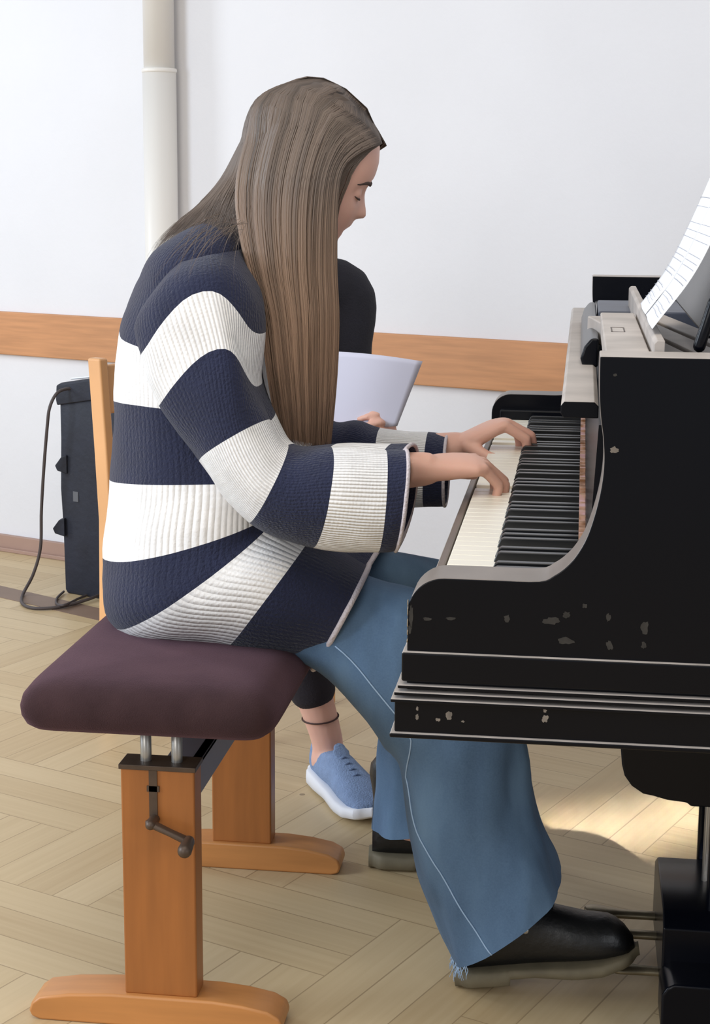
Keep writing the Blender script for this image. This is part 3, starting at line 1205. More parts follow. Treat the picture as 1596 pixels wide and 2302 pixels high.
for hip, kn, an in ((P(490, 1305, 2.225), KR, AR), (P(510, 1315, 2.40), KL, AL)):
    mb.tube([pel, hip], [.07, .06], 16, sub=3)
    mb.tube([hip, hip.lerp(kn, .5), kn], [.058, .052, .045], 18, sub=4)
    mb.tube([kn, kn.lerp(an, .3), kn.lerp(an, .8), an], [.045, .046, .034, .032], 18, sub=4)
    mb.tube([an, an + Vector((-.002, 0, -.022)), an + Vector((.07, .0, -.038))], [.030, .026, .017], 14, sub=3)
rf, _, ru = None, None, None
f_ = Vector((.88, .46, -.02)).normalized()
l_ = Vector((0, 0, 1)).cross(f_).normalized()
l_ = (l_ + Vector((0, 0, .12))).normalized()
u_ = f_.cross(l_).normalized()
hand_mesh(mb, RW, f_, u_, l_, curl=(40, 52, 24), spread=.05, thumb=(.75, .5, -.30), scale=.93, fan=(.85, .95, 1.02, 1.1), fat=1.14)
f2 = Vector((.86, .12, .40)).normalized()
l2 = -Vector((0, 0, 1)).cross(f2).normalized()
u2 = -f2.cross(l2).normalized()
hand_mesh(mb, LW, f2, u2, l2, curl=(52, 52, 24), spread=.08, thumb=(.50, .62, -.60), scale=.92, fan=(1.08, 1.0, .95, .95), fat=1.12)
body = fused(mb, 'body', .0029, M_skin)
attach(body, girl)
lipc = horg + hfw * (lerp_tab(T_full, B_LIP) - .004) + hup * B_LIP
tint(body, [(lipc, .008, .85), (horg + hfw * .03 + hlat * .055 + hup * (B_EYE - .035), .024, .45), (horg + hfw * .03 - hlat * .055 + hup * (B_EYE - .035), .024, .45),
            (RW + f_ * .13 - u_ * .05, .035, .35), (LW + f2 * .10 - u2 * .05, .035, .35)])
face_details(horg, hfw, hlat, hup, girl)

# --- jumper
sw = MB()
T_ = [ring2((566, 508), (474, 486), GY, .052), ring2((580, 545), (405, 527), GY, .105), ring2((592, 600), (350, 577), GY, .142), ring2((600, 660), (301, 648), GY, .158, (440, 690)),
      ring2((602, 772), (272, 738), GY, .165, (418, 800)), ring2((614, 935), (259, 900), GY, .168, (425, 925)), ring2((622, 1070), (247, 1078), GY, .172, (440, 1090)),
      ring2((640, 1120), (231, 1241), GY, .185, (430, 1232)), ring2((655, 1105), (262, 1390), GY, .195, (440, 1322)),
      ring2((705, 1195), (497, 1468), GY + .01, .205, (596, 1350)), ring2((828, 1272), (704, 1503), GY + .035, .195, (768, 1396))]


def hem_in(rings, k1=.93, back=.04):
    r, p = rings[-1], rings[-4]
    c = sum(r, Vector()) / len(r)
    d = (sum(p, Vector()) / len(p) - c).normalized() * back
    return [c + (q - c) * k1 for q in r], [c + (q - c) * (k1 * .88) + d for q in r]


out = loft(sw, T_, [1, 1, 1, 1, 0, 1, 0, 1, 0, 1], sub=8, caps=False)
a_, b_ = hem_in(out)
sw.rings([out[-1], a_, b_], [1, 1], caps=False)
hem_ring = out[-1]
RS = [ring2((540, 560), (400, 590), 2.20, .05), ring2((586, 660), (312, 715), 2.165, .065, (445, 600), pk=2.2), ring2((594, 748), (323, 797), 2.15, .075, (455, 655), pk=3.2),
      ring2((586, 866), (362, 911), 2.145, .075, (488, 785), pk=3.0), ring2((608, 946), (449, 1037), 2.135, .075, (522, 981)), ring2((646, 1004), (557, 1172), 2.125, .075, (606, 1108)),
      ring2((741, 1008), (704, 1230), 2.11, .072, (742, 1115)), ring2((864, 1009), (849, 1241), 2.10, .066, (869, 1120)), ring2((909, 1014), (889, 1239), 2.10, .066, (914, 1112))]
out = loft(sw, RS, [1, 1, 0, 1, 0, 1, 0, 1], sub=8, caps=False)
a_, b_ = hem_in(out, .95, .05)
sw.rings([out[-1], a_, b_], [1, 1], caps=False)
cuff_r = out[-1]
LS = [ring2((560, 600), (400, 650), 2.42, .05), ring2((640, 800), (520, 880), 2.50, .06), ring2((735, 938), (660, 1105), 2.56, .06), ring2((800, 946), (765, 1138), 2.56, .06),
      ring2((852, 964), (850, 1142), 2.555, .058), ring2((962, 972), (955, 1139), 2.55, .056), ring2((1005, 979), (1001, 1136), 2.545, .055)]
out = loft(sw, LS, [1, 0, 1, 1, 0, 1], sub=8, caps=False)
a_, b_ = hem_in(out, .95, .05)
sw.rings([out[-1], a_, b_], [1, 1], caps=False)
cuff_l = out[-1]
jumper = sw.obj('striped_jumper', [M_white, M_navy], girl, smooth=True)
folds(jumper, .07, .007)
for nm, r, w_ in (('hem_trim', hem_ring, .0042), ('cuff_trim', cuff_r, .0028), ('cuff_trim', cuff_l, .0026)):
    b = MB()
    b.tube(list(r) + [r[0], r[1]], w_, 8, round_ends=False)
    b.obj(nm, M_trim, jumper, smooth=True)

# --- jeans
jn = MB()
J = [ring2((620, 1215), (540, 1428), 2.24, .065), ring2((838, 1303), (722, 1506), 2.22, .072), ring2((960, 1335), (852, 1648), 2.205, .08), ring2((1105, 1405), (888, 1690), 2.20, .08),
     ring2((1160, 1590), (906, 1745), 2.195, .082, (1025, 1685)), ring2((1203, 1820), (920, 1880), 2.19, .09, (1050, 1870)), ring2((1240, 1930), (968, 2035), 2.19, .098, (1095, 2010)), ring2((1259, 1985), (1018, 2158), 2.19, .104, (1145, 2118))]
out = fold_rings(loft_raw(J, 8), .011, i0=10)
jn.rings(out, [0] * len(out), caps=False)
seam_pts = []
for q_, r in enumerate(out):
    if q_ < 8:
        continue
    f_i = lerp_tab([(8, 13), (24, 16), (32, 20.5), (44, 16.5), (56, 14)], q_)
    i_ = int(f_i)
    p_ = r[i_].lerp(r[i_ + 1], f_i - i_)
    seam_pts.append(p_ + (p_ - sum(r, Vector()) / len(r)).normalized() * .0008)
a_, b_ = hem_in(out, .95, .05)
jn.rings([out[-1], a_, b_], [0, 0], caps=False)
hemr = out[-1]
J2 = [ring2((640, 1225), (550, 1410), 2.40, .085), ring2((835, 1237), (760, 1410), 2.47, .085), ring2((1000, 1272), (900, 1440), 2.55, .08), ring2((1110, 1340), (930, 1520), 2.565, .075),
      ring2((1085, 1560), (856, 1640), 2.57, .08), ring2((1040, 1740), (848, 1775), 2.58, .085), ring2((1022, 1835), (836, 1862), 2.58, .09, (930, 1884))]
out2 = fold_rings(loft_raw(J2, 8), .010, i0=10)
jn.rings(out2, [0] * len(out2), caps=False)
a_, b_ = hem_in(out2, .95, .05)
jn.rings([out2[-1], a_, b_], [0, 0], caps=False)
jeans = jn.obj('flared_jeans', M_denim, girl, smooth=True)
b = MB()
b.tube(seam_pts, .0011, 6, round_ends=False)
b.obj('seam', M_thread, jeans, smooth=True)
b = MB()
for k in range(60):
    i = random.randrange(18, 31)
    p = hemr[i] + (hemr[(i + 1) % 48] - hemr[i]) * random.random()
    d_ = Vector((random.uniform(-.5, .5), random.uniform(-.4, .1), -1)).normalized() * random.uniform(.006, .022)
    b.tube([p, p + d_ * .5 + Vector((random.uniform(-.003, .003), 0, 0)), p + d_], [.0006, .0005, .0003], 4, round_ends=False)
fr = b.obj('frayed_threads', M_thread, jeans)
fr['kind'] = 'stuff'


def boot(name, heel, direction, pitch, parent, L=.252, ms=(M_boot, M_sole), sneaker=False, label=None):
    d = direction.normalized()
    sd = Vector((-d.y, d.x, 0))
    upv = Vector((0, 0, 1))
    f = d * math.cos(pitch) + upv * math.sin(pitch)
    u = upv * math.cos(pitch) - d * math.sin(pitch)
    at = lambda x, y, z: heel + f * x + sd * y + u * z
    wx = [(0, .022), (.015, .031), (.06, .034), (.11, .036), (.17, .045), (.205, .045), (.235, .034), (L - .004, .020), (L, .010)]
    top = [(0, .112), (.02, .122), (.06, .124), (.10, .118), (.14, .102), (.19, .082), (.225, .075), (L - .012, .062), (L, .042)]
    b = MB()
    rs = []
    for k in range(26):
        x = L * k / 25
        w_ = lerp_tab(wx, x)
        z1, z0 = (lerp_tab([(0, .098), (.03, .096), (.07, .082), (.10, .086), (.14, .074), (.19, .060), (L, .036)], x) if sneaker else lerp_tab(top, x)), .022
        ring = []
        for i in range(20):
            a = 2 * PI * i / 20
            yy = w_ * sgnpow(math.cos(a), .7)
            zz = z0 + (z1 - z0) * (.5 + .5 * sgnpow(math.sin(a), .8))
            yy *= 1 - .30 * max(0, (zz - z0) / max(.001, z1 - z0)) ** 2
            ring.append(at(x, yy, zz))
        rs.append(ring)
    b.rings(rs)
    up_ = b.obj(name, ms[0], parent, smooth=True)
    b = MB()
    rs = []
    if sneaker:
        sole = [(-.006, .004, .034), (.0, .002, .036), (.05, .0, .032), (.10, .002, .028), (.15, 0, .027), (.20, .002, .028), (L - .012, .008, .032), (L + .004, .016, .034)]
    else:
        sole = [(-.006, 0, .026), (.0, 0, .028), (.055, 0, .027), (.072, 0, .027), (.074, .010, .027), (.11, .010, .026), (.16, .004, .025), (.20, .004, .025), (L - .01, .010, .028), (L + .006, .016, .030)]
    xs_ = sorted(set([q[0] for q in sole] + [-.004 + (L + .006) * k / 36 for k in range(37)] + [-.0055]))
    for x in xs_:
        z0, z1 = lerp_tab([(q[0], q[1]) for q in sole], x), lerp_tab([(q[0], q[2]) for q in sole], x)
        w_ = lerp_tab(wx, max(0, min(L, x))) + (.005 if .004 < x < L - .004 else .001)
        ring = []
        for i in range(20):
            a = 2 * PI * i / 20
            ring.append(at(x, w_ * sgnpow(math.cos(a), .6), (z0 + z1) / 2 + (z1 - z0) / 2 * sgnpow(math.sin(a), .35)))
        rs.append(ring)
    b.rings(rs)
    b.obj('sole', ms[1], up_, smooth=True)
    if not sneaker:
        b = MB()
        b.tube([at(.05, 0, .09), at(.048, 0, .135), at(.044, 0, .165)], [.038, .040, .041], 20, squash=(1, 1.25))
        b.obj('ankle_shaft', ms[0], up_, smooth=True)
        b = MB()
        for k in range(4):
            x = .095 + k * .016
            z = lerp_tab(top, x) + .001
            b.tube([at(x, -.022, z - .012), at(x + .004, 0, z), at(x, .022, z - .012)], .0022, 8)
        b.obj('laces', ms[0], up_, smooth=True)
        b = MB()
        c_ = at(.105, -.0285, .079)
        b.ellipsoid(c_, (.006, .004, .006), n=12, k=8)
        b.obj('eyelet', M_steel, up_, smooth=True)
    else:
        b = MB()
        for k in range(4):
            x = .11 + k * .018
            z = lerp_tab([(.10, .086), (.14, .074), (.19, .060)], x) + .001
            b.tube([at(x, -.02, z - .010), at(x + .003, 0, z + .001), at(x, .02, z - .010)], .0024, 8)
        b.tube([at(.108, 0, .078), at(.096, 0, .088), at(.091, 0, .094)], [.012, .014, .010], 10, squash=(1.2, .3))
        b.obj('lacing', ms[0], up_, smooth=True)
    return up_


boot('boot', Vector((-.140, 2.19, .002)), Vector((1, .03, 0)), math.radians(9.5), girl)
boot('boot', Vector((-.318, 2.590, .001)), Vector((1, .10, 0)), math.radians(0), girl)

# --- long straight hair
NEAR = [[(847, 294, .0), (815, 332, -.052), (772, 378, -.074), (759, 450, -.082), (757, 600, -.085), (762, 720, -.085), (757, 860, -.08), (744, 1002, -.075)],
        [(825, 243, .0), (775, 300, -.068), (735, 380, -.092), (722, 470, -.098), (718, 600, -.10), (722, 720, -.105), (720, 860, -.1), (716, 1006, -.095)],
        [(778, 200, .0), (715, 270, -.073), (680, 370, -.099), (665, 470, -.105), (665, 600, -.11), (675, 720, -.115), (680, 860, -.11), (686, 1004, -.105)],
        [(728, 176, .0), (645, 245, -.065), (605, 360, -.095), (592, 470, -.105), (603, 600, -.115), (624, 720, -.12), (640, 860, -.115), (655, 995, -.11)],
        [(690, 173, .0), (590, 242, -.022), (548, 330, -.05), (530, 440, -.085), (545, 560, -.10), (582, 700, -.115), (600, 840, -.115), (622, 975, -.11)]]


scalp = BVHTree.FromPolygons([v.co for v in body.data.vertices], [f_.vertices for f_ in body.data.polygons])


def off_scalp(p, gap=.011):
    p = off_head(p, gap)
    loc, n_, _, d_ = scalp.find_nearest(p, .05)
    if loc is not None and (p - loc).dot(n_) < .0045:
        p = loc + n_ * .0045
    return p


def off_head(p, gap=.011):
    d = p - horg
    a_, v, b_ = d.dot(hfw), d.dot(hlat), d.dot(hup)
    bt, bb = hab(752, 204)[1], hab(638, 505)[1]
    if b_ > bt + gap or b_ < bb - .05:
        return p
    # grow the head ellipse by the gap, thinning towards the crown
    bq_ = min(b_, bt)
    af, ab, W_ = lerp_tab(T_base, bq_), lerp_tab(T_back, bq_), lerp_tab(T_wid, bq_)
    ac = (af + ab) / 2 + .004
    A, W_ = (af - ac if a_ > ac else ac - ab) + gap, W_ + gap
    if a_ > ac:
        A, W_ = A + .005, W_ + .003
    r = math.hypot((a_ - ac) / A, v / W_)
    if r >= 1 or r < 1e-4:
        return p
    return horg + hfw * (ac + (a_ - ac) / r) + hlat * (v / r) + hup * b_


def hair_pt(s, t, sign=1, thick=0):
    """s from forehead (0) to back (1), t from parting (0) to tip (1)"""
    q = s * (len(NEAR) - 1)
    i = min(int(q), len(NEAR) - 2)
    f = q - i
    u = t * 7
    j = min(int(u), 6)
    v = u - j
    res = []
    for k in (i, i + 1):
        L = NEAR[k]
        g = [Vector(L[max(0, min(7, j + o))]) for o in (-1, 0, 1, 2)]
        res.append(cr(*g, v))
    c = res[0].lerp(res[1], f)
    k_ = math.sin(PI * min(1, 7 * t)) * s ** 2
    c.x -= 6 * k_; c.y -= 9 * k_
    y = GY + (c.z + thick) * (1 if sign > 0 else -1)
    p = P(c.x, c.y, y)
    return off_scalp(p, .010 - thick * .5) if .06 < t < .6 else off_scalp(p, 0)


hb = MB()


def strand(pts, r, u, v0=0, v1=1, tp=.75):
    k = len(hb.v)
    n = len(pts)
    for i, p in enumerate(pts):
        t_ = (pts[min(n - 1, i + 1)] - pts[max(0, i - 1)]).normalized()
        a = t_.cross(Vector((0, 1, 0)))
        a = a.normalized() if a.length > 1e-4 else Vector((1, 0, 0))
        c = t_.cross(a)
        f = i / (n - 1)
        rr = r * (.7 + .3 * math.sin(PI * min(1, f * 1.6))) * (1 if f < tp else max(.12, (1 - f) / (1 - tp)))
        hb.v += [p + a * rr, p + c * rr * .6, p - a * rr, p - c * rr * .6]
    for i in range(n - 1):
        va, vb = v0 + (v1 - v0) * i / (n - 1), v0 + (v1 - v0) * (i + 1) / (n - 1)
        for j in range(4):
            j2 = (j + 1) % 4
            hb.face([k + 4 * i + j, k + 4 * i + j2, k + 4 * i + 4 + j2, k + 4 * i + 4 + j], 0, [(u, va), (u, va), (u, vb), (u, vb)])


for sign in (1, -1):                                # opaque under-layer on both sides of the parting
    nS, nT = 26, 40
    k = len(hb.v)
    for a in range(nS + 1):
        for c in range(nT + 1):
            hb.v.append(hair_pt(.02 + .96 * a / nS, c / nT * .985, sign, .006))
    for a in range(nS):
        for c in range(nT):
            q = [k + a * (nT + 1) + c, k + a * (nT + 1) + c + 1, k + (a + 1) * (nT + 1) + c + 1, k + (a + 1) * (nT + 1) + c]
            hb.face(q, 0, [(.22, c / nT), (.22, (c + 1) / nT), (.22, (c + 1) / nT), (.22, c / nT)])
NT_ = 26
clumps = [(random.random(), random.random()) for _ in range(46)]
for k in range(3900):
    sign = 1 if k < 3400 else -1
    cs, cu = random.choice(clumps)
    s0 = random.random()
    lk = mnoise.noise(Vector((s0 * 13, 3.1 * sign, .4))) + .7 * mnoise.noise(Vector((s0 * 31, 7.7 * sign, 2.)))
    u = min(1.1, max(0, .48 + .62 * lk + .32 * (random.random() - .5)))
    if s0 < .3:
        u *= .7
    th = random.uniform(-.010, .004) if random.random() < .8 else random.uniform(0, .045)
    ph, am = random.uniform(0, 6), random.uniform(0, .012) if random.random() < .7 else random.uniform(.01, .04)
    pull = random.uniform(.0, .55)
    tmax = random.uniform(.93, 1.0)
    pts = []
    for i in range(NT_ + 1):
        t = tmax * i / NT_
        s = s0 + am * math.sin(ph + 5 * t) * t
        if t > .3:
            s += (cs - s0) * pull * .12 * (t - .3) if abs(cs - s0) < .25 else 0
        s = min(1, max(0, s))
        pts.append(hair_pt(s, t, sign, th * min(1, t * 3)))
    strand(pts, random.uniform(.0007, .0015), u)
# hair lying over the upper back: from the near edge (w = 0) to the silhouette (w = 1) and on to the far side (w = 2)
BK = [[(690, 174), (592, 243), (560, 330), (560, 400), (556, 450), (548, 490), (540, 530), (520, 585)],
      [(690, 173), (588, 244), (546, 335), (520, 405), (488, 455), (468, 492), (445, 530), (425, 585)],
      [(690, 173), (582, 246), (538, 332), (494, 412), (444, 468), (396, 507), (350, 552), (316, 606)]]


def back_pt(w, t, lift=0):
    q = min(1, (w if w <= 1 else 2 - w)) * 2
    i = min(1, int(q)); f = q - i
    u = t * 7; j = min(6, int(u))
    res = []
    for k in (i, i + 1):
        g = [Vector((*BK[k][max(0, min(7, j + o))], 0)) for o in (-1, 0, 1, 2)]
        res.append(cr(*g, u - j))
    c = res[0].lerp(res[1], f)
    side = (w - 1) * .095 * math.sin(min(1, t * 1.6) * PI / 2) ** 1.5
    k_ = math.sin(PI * min(1, 7 * t))
    c.x -= 6 * k_; c.y -= 7 * k_
    if w > 1:
        c.y += 10 * t
    p = P(c.x, c.y - lift * 1600 * min(1, t * 5), GY + side - lift)
    g_ = min(1, .25 + min(w, 2 - w) * .9)
    return off_scalp(p, .010 * g_ + lift * min(1, t * 4)) if t < .6 else p


nS, nT = 22, 26
k = len(hb.v)
for a in range(nS + 1):
    for c in range(nT + 1):
        hb.v.append(back_pt(2 * a / nS, c / nT * (.70 - .05 * (a % 2)), -.002))
for a in range(nS):
    for c in range(nT):
        q = [k + a * (nT + 1) + c, k + a * (nT + 1) + c + 1, k + (a + 1) * (nT + 1) + c + 1, k + (a + 1) * (nT + 1) + c]
        hb.face(q, 0, [(.22, .7 * c / nT)] * 4)
for k in range(1700):
    w = random.uniform(0, 2) if k < 300 else random.uniform(0, 1.25)
    u = random.random()
    tmax = random.uniform(.68, .90) if random.random() < .8 else random.uniform(.82, 1.0)
    lift = random.uniform(.001, .006)
    dw = random.gauss(0, .06)
    pts = [back_pt(min(2, max(0, w + dw * (tmax * i / NT_) ** 2)), tmax * i / NT_, lift) for i in range(NT_ + 1)]
    strand(pts, random.uniform(.0004, .0009), .2 + .5 * u, 0, .36, .40)
# a few loose wisps over the shoulder and at the forehead
for k in range(30):
    x0, y0 = random.uniform(455, 560), random.uniform(478, 520)
    x1, y1 = x0 + random.uniform(-140, -10), y0 + random.uniform(60, 180)
    yy = 2.155 - .02 * random.random()
    mid = ((x0 + x1) / 2 + random.uniform(-30, 5), (y0 + y1) / 2 - random.uniform(5, 40))
    pts = []
    for i in range(13):
        t = i / 12
        px_ = (1 - t) ** 2 * x0 + 2 * t * (1 - t) * mid[0] + t * t * x1
        py_ = (1 - t) ** 2 * y0 + 2 * t * (1 - t) * mid[1] + t * t * y1
        pts.append(P(px_, py_, yy - .055 * math.sin(PI * t * .5)))
    strand(pts, random.uniform(.0002, .0004), random.uniform(.5, 1), .05, .3, .4)
hb.obj('long_hair', M_hair, girl, smooth=True)

# ------------------------------------------------------------------ the person behind, on the light wooden chair
ch_f = Vector((.9, -.44, 0)).normalized()
ch_l = Vector((-ch_f.y, ch_f.x, 0))
npost = P(236, 1000, 3.24)
ch_o = Vector((npost.x, npost.y, 0)) + ch_l * .19 + ch_f * .19
chair = thing('wooden_chair', 'light beech wooden chair behind the striped jumper, its back post beside the black case', 'chair', ch_o)


def cb(mb, x0, x1, y0, y1, z0, z1, shear=0):
    k = len(mb.v)
    for z in (z0, z1):
        for x, y in ((x0, y0), (x1, y0), (x1, y1), (x0, y1)):
            xx = x - shear * (z - .44)
            mb.v.append(ch_o + ch_f * xx + ch_l * y + Vector((0, 0, z)))
    for q in ((3, 2, 1, 0), (4, 5, 6, 7), (0, 1, 5, 4), (1, 2, 6, 5), (2, 3, 7, 6), (3, 0, 4, 7)):
        mb.face([k + i for i in q])
    return mb


cb(MB(), -.18, .20, -.20, .20, .43, .455).obj('seat', M_chair, chair, bevel=.008)
for y in (-.2, .175):
    b = MB()
    b.rings([[ch_o + ch_f * (xx + q_) + ch_l * yy + Vector((0, 0, z)) for q_, yy in ((0, y), (.035, y), (.035, y + .025), (0, y + .025))] for z, xx in ((0, -.218), (.30, -.208), (.44, -.205), (.60, -.2135), (.775, -.225))])
    p_ = b.obj('back_post', M_chair, chair, bevel=.005)
    for z in (.735, .62):
        b = MB()
        c_ = ch_o + ch_f * (-.1875 - .06 * (z - .44) + -.0185) + ch_l * (y + .0125) + Vector((0, 0, z))
        b.tube([c_ + ch_f * .004, c_ - ch_f * .0015], .005, 12, round_ends=False)
        b.obj('bolt', M_screw, p_, smooth=True)
    cb(MB(), .09, .12, y, y + .025, 0, .435).obj('front_leg', M_chair, chair, bevel=.004)
cb(MB(), -.190, -.176, -.175, .175, .66, .76, .06).obj('backrest', M_chair, chair, bevel=.004)
cb(MB(), -.19, -.16, -.175, .175, .38, .42).obj('back_rail', M_chair, chair, bevel=.003)
cb(MB(), .097, .113, -.175, .175, .38, .42).obj('front_rail', M_chair, chair, bevel=.003)

p2 = thing('person', 'person in a dark top and light blue trainers seated behind, holding a paper', 'person', (-.6, 3.2, 0))
pf_ = Vector((.5, -.87, 0)).normalized()
pl_ = Vector((-pf_.y, pf_.x, 0))                    # towards the person's left
nk = Vector((-.598, 3.16, .968))
pel2 = Vector((-.66, 3.26, .535))
hf2, hl2, hu2 = frame(pf_ * .9 + Vector((0, 0, -.43)), Vector((0, 0, 1)))
ho2 = nk + Vector((.055, -.035, .118))
mb = MB()
head_mesh(mb, ho2, hf2, hl2, hu2)
mb.tube([ho2 + Vector((0, 0, -.06)) - pf_ * .02, nk - pf_ * .02 + Vector((0, 0, -.03))], [.048, .055], 16, sub=3)
mb.tube([nk + Vector((0, 0, -.06)), nk.lerp(pel2, .4), nk.lerp(pel2, .7), pel2], [.08, .095, .09, .095], 20, sub=4, squash=(1.2, 1))
SHL, SHR = nk + pl_ * .150 + Vector((0, 0, -.055)), nk - pl_ * .150 + Vector((0, 0, -.055))
ELL, ELR = Vector((-.452, 3.205, .70)), Vector((-.69, 2.99, .70))
WRL, WRR = Vector((-.378, 3.12, .652)), Vector((-.50, 3.02, .625))
for sh, el, wr in ((SHL, ELL, WRL), (SHR, ELR, WRR)):
    mb.tube([nk + Vector((0, 0, -.06)), sh], [.05, .045], 14, sub=3)
    mb.tube([sh, sh.lerp(el, .5), el], [.045, .038, .034], 14, sub=3)
    mb.tube([el, el.lerp(wr, .4), wr], [.034, .032, .023], 14, sub=3)
KN2R, AN2R = Vector((-.555, 2.90, .49)), Vector((-.449, 2.935, .095))
KN2L, AN2L = Vector((-.43, 3.02, .49)), Vector((-.315, 3.10, .085))
for hip, kn, an in ((pel2 - pl_ * .085, KN2R, AN2R), (pel2 + pl_ * .085, KN2L, AN2L)):
    mb.tube([pel2, hip], [.085, .08], 14, sub=3)
    mb.tube([hip, hip.lerp(kn, .5), kn], [.078, .066, .052], 16, sub=3)
    mb.tube([kn, kn.lerp(an, .3), kn.lerp(an, .75), an, an + Vector((0, 0, -.04))], [.052, .05, .036, .030, .031], 16, sub=4)
    mb.tube([an + Vector((0, 0, -.035)), an + pf_ * .09 + Vector((0, 0, -.055))], [.03, .022], 12, sub=3)
fL = (Vector((-.352, 3.06, .672)) - WRL).normalized()
lL = Vector((-.2, .2, 1)); lL = (lL - fL * lL.dot(fL)).normalized()
uL = lL.cross(fL).normalized()
hand_mesh(mb, WRL + fL * .005, fL, uL, lL, curl=(50, 55, 30), thumb=(.8, .3, -.4), scale=.85)
fR = (Vector((-.44, 3.01, .640)) - WRR).normalized()
lR = Vector((0, .2, 1)); lR = (lR - fR * lR.dot(fR)).normalized()
uR = -lR.cross(fR).normalized()
hand_mesh(mb, WRR, fR, uR, lR, curl=(50, 55, 30), thumb=(.8, .3, -.4), scale=.85)
body2 = fused(mb, 'body', .004, M_skin)
attach(body2, p2)
lip2 = ho2 + hf2 * (lerp_tab(T_full, B_LIP) - .004) + hu2 * B_LIP
tint(body2, [(lip2, .007, .5)])
face_details(ho2, hf2, hl2, hu2, p2)
tp = MB()
tp.tube([nk + Vector((0, 0, -.012)), nk + Vector((0, 0, -.05)), nk.lerp(pel2, .3), nk.lerp(pel2, .65), pel2 + Vector((0, 0, -.03))], [.058, .10, .125, .118, .125], 32, sub=6, squash=(1.15, .95))
for sh, el, wr in ((SHL, ELL, WRL), (SHR, ELR, WRR)):
    tp.tube([nk.lerp(sh, .25) + Vector((0, 0, -.03)), sh, sh.lerp(el, .5), el], [.062, .062, .054, .048], 20, sub=6)
    tp.tube([el, el.lerp(wr, .5), el.lerp(wr, .92)], [.048, .042, .034], 20, sub=5)
tp = fused(tp, 'knitted_top', .006, M_darkknit, 3)
attach(tp, p2)
tr = MB()
for hip, kn, an in ((pel2 - pl_ * .085, KN2R, AN2R), (pel2 + pl_ * .085, KN2L, AN2L)):
    tr.tube([pel2 + Vector((0, 0, .0)), hip], [.108, .10], 20, sub=3)
    tr.tube([hip, hip.lerp(kn, .5), kn], [.092, .082, .068], 20, sub=5)
    hm = kn.lerp(an, .735)
    tr.tube([kn, kn.lerp(hm, .5), hm], [.068, .060, .046], 20, sub=5)
tr = fused(tr, 'trousers', .006, M_trouser, 2)
attach(tr, p2)
b = MB()
M_h = Matrix((hf2, hl2, hu2)).transposed()
rs = []
b.ellipsoid(ho2 - hf2 * .016 + hu2 * .03, (.090, .082, .088), M=M_h, n=32, k=18)
b.tube([ho2 - hf2 * .07 + hu2 * .02, ho2 - hf2 * .085 - hu2 * .06, nk - pf_ * .075 + Vector((0, 0, .0)), nk - pf_ * .10 + Vector((0, 0, -.12))], [.055, .06, .05, .03], 20, sub=5)
hh = fused(b, 'tied_hair', .005, M_darkhair, 2)
# keep the face clear: draw the hair back behind the hairline
for v in hh.data.vertices:
    d = v.co - ho2
    a_, q_ = d.dot(hf2), d.dot(hu2)
    lim = .035 + .55 * (q_ - .035)
    if a_ > lim and q_ < .085:
        v.co -= hf2 * (a_ - lim)
attach(hh, p2)
sn = Vector((.545, -.838, 0))
up_ = boot('trainer', Vector((-.468, 2.967, .001)), sn, 0, p2, L=.245, ms=(M_knit_sneaker, M_sneaker_sole), sneaker=True)
boot('trainer', Vector((AN2L.x - .02, AN2L.y + .04, .001)), Vector((.5, -.85, 0)), 0, p2, L=.245, ms=(M_knit_sneaker, M_sneaker_sole), sneaker=True)
b = MB()
ac_ = KN2R.lerp(AN2R, .885)
axd = (AN2R - KN2R).normalized()
e1 = axd.cross(Vector((0, 1, 0))).normalized()
e2 = axd.cross(e1)
pts = [ac_ + (e1 * math.cos(2 * PI * i / 28) + e2 * math.sin(2 * PI * i / 28)) * .0338 + axd * (.006 * math.cos(2 * PI * i / 28)) for i in range(30)]
b.tube(pts, .0016, 8, round_ends=False)
b.obj('ankle_cord', M_band, p2, smooth=True)

# paper in the hands of the person behind
b = MB()
TL, TR, BR, BL = P(745, 800, 3.06), P(950, 819, 3.02), P(893, 958, 3.02), P(735, 965, 3.05)
n = 14
for i in range(n + 1):
    for j in range(n + 1):
        u, v = i / n, j / n
        p = TL.lerp(TR, u).lerp(BL.lerp(BR, u), v)
        p += Vector((0, -.018 * math.sin(PI * u) * (1 - v * .6), -.010 * math.sin(PI * u * .9) * 0 + .012 * (1 - v) * math.sin(PI * (.15 + .6 * (1 - u)))))
        b.v.append(p)
for i in range(n):
    for j in range(n):
        k = i * (n + 1) + j
        b.face([k, k + n + 1, k + n + 2, k + 1])
pap = b.obj('paper_sheet', M_paper, smooth=True)
so = pap.modifiers.new('thickness', 'SOLIDIFY')
so.thickness = .0006
tag(pap, 'white sheet of paper held by the person in the dark top', 'paper')

# ------------------------------------------------------------------ black upright case and its cable by the wall
bq = Vector((-1.405, 4.33, 0))
bd = Vector((.90, -.42, 0)).normalized()
bn = Vector((-bd.y, bd.x, 0))
case = thing('equipment_case', 'black upright nylon equipment case standing by the wall left of the chair', 'case', bq + bd * .11 + bn * .08)
b = MB()
rs = []
for z, g, lean in ((.0, -.004, 0), (.012, 0, 0), (.18, .001, 0), (.30, .004, 0), (.44, .001, 0), (.555, -.002, -.004), (.57, -.010, -.004)):
    ring = []
    for x, y in ((0, 0), (.055, 0), (.11, 0), (.165, 0), (.22, 0), (.22, .08), (.22, .16), (.11, .16), (0, .16), (0, .08)):
        p = bq + bd * (x + (g if x > .11 else -g)) + bn * (y + (g if y > .08 else -g)) + Vector((lean, 0, z + (x * .18 if z > .5 else 0)))
        ring.append(p)
    rs.append(ring)
b.rings(rs)
b.obj('body', M_bag, case, bevel=.004)
b = MB()
rs = []
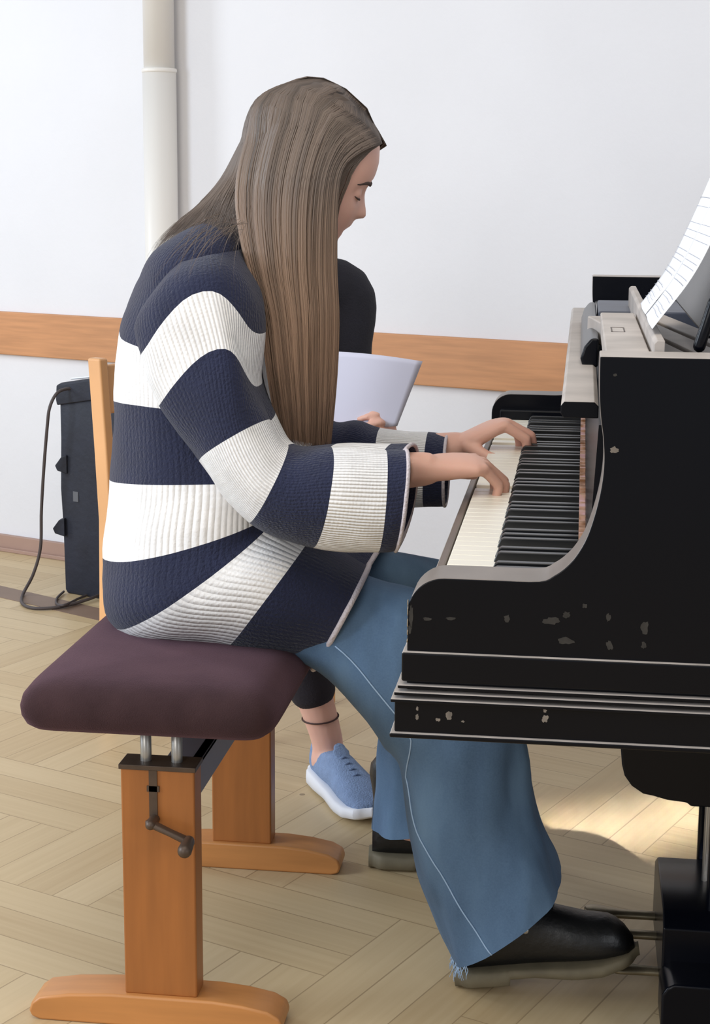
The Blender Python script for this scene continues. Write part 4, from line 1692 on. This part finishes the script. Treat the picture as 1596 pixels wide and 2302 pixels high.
for z, g in ((.530, .004), (.545, .006), (.585, .004), (.592, -.006)):
    rs.append([bq + bd * (x + (g if x > .11 else -g)) + bn * (y + (g if y > .08 else -g)) + Vector((-.004, 0, z + x * .18)) for x, y in ((0, 0), (.11, 0), (.22, 0), (.22, .08), (.22, .16), (.11, .16), (0, .16), (0, .08))])
b.rings(rs)
b.obj('lid_flap', M_bag, case, bevel=.003)
for px_, py_ in ((137, 1045), (132, 1186)):
    c_ = P(px_ + 8, py_, 4.33)
    b = MB()
    k = len(b.v)
    for yo in (-.018, .012):
        for dx, dz in ((.012, .030), (-.004, .024), (-.022, .0), (-.016, -.014), (.012, -.022)):
            b.v.append(c_ + Vector((dx, yo * 1.0, dz)))
    b.face([0, 1, 2, 3, 4]); b.face([9, 8, 7, 6, 5])
    for i in range(5):
        b.face([i, (i + 1) % 5, 5 + (i + 1) % 5, 5 + i])
    b.obj('strap_tab', M_bag, case, bevel=.002)
c_ = P(168, 1117, 4.30)
b = MB()
tt = (c_ - bq).dot(bd)
for k_ in range(1):
    for dx, dz in ((-.009, -.014), (.009, -.014), (.009, .014), (-.009, .014)):
        b.v.append(bq + bd * (tt + dx) - bn * .0055 + Vector((0, 0, c_.z + dz)))
    for dx, dz in ((-.009, -.014), (.009, -.014), (.009, .014), (-.009, .014)):
        b.v.append(bq + bd * (tt + dx) - bn * .002 + Vector((0, 0, c_.z + dz)))
for q in ((0, 1, 2, 3), (7, 6, 5, 4), (0, 4, 5, 1), (1, 5, 6, 2), (2, 6, 7, 3), (3, 7, 4, 0)):
    b.face(list(q))
b.obj('label_patch', M_label, case)
b = MB()
t0 = bq + bd * .02 + bn * .03 + Vector((0, 0, .602))
b.tube([t0, t0 + bd * .06 + Vector((0, 0, .008))], .006, 10, squash=(1, .5))
b.obj('handle_tape', M_whitepatch, case, smooth=True)
b = MB()
cpts = [P(172, 874, 4.32), P(150, 874, 4.30), P(128, 884, 4.27), P(112, 915, 4.25), P(106, 960, 4.25), P(98, 1060, 4.26), P(93, 1150, 4.27), P(91, 1230, 4.28), P(75, 1290, 4.28)]
cpts += [Zp(52, 1335, .006), Zp(50, 1356, .005), Zp(75, 1367, .005), Zp(130, 1365, .006), Zp(190, 1350, .009), Zp(222, 1338, .012)]
b.tube(cpts, .0045, 10, sub=8)
cab = b.obj('power_cable', M_cable, smooth=True)
tag(cab, 'thin dark cable looping from the black case top down to the floor', 'cable')
b = MB()
b.tube([Zp(143, 1330, .006), Zp(128, 1345, .005), Zp(128, 1358, .005), Zp(145, 1360, .013), Zp(178, 1345, .005), Zp(200, 1336, .005)], .0035, 10, sub=8)
cab2 = b.obj('power_cable', M_cable, smooth=True)
tag(cab2, 'short dark cable coiled on the floor at the black case foot', 'cable')
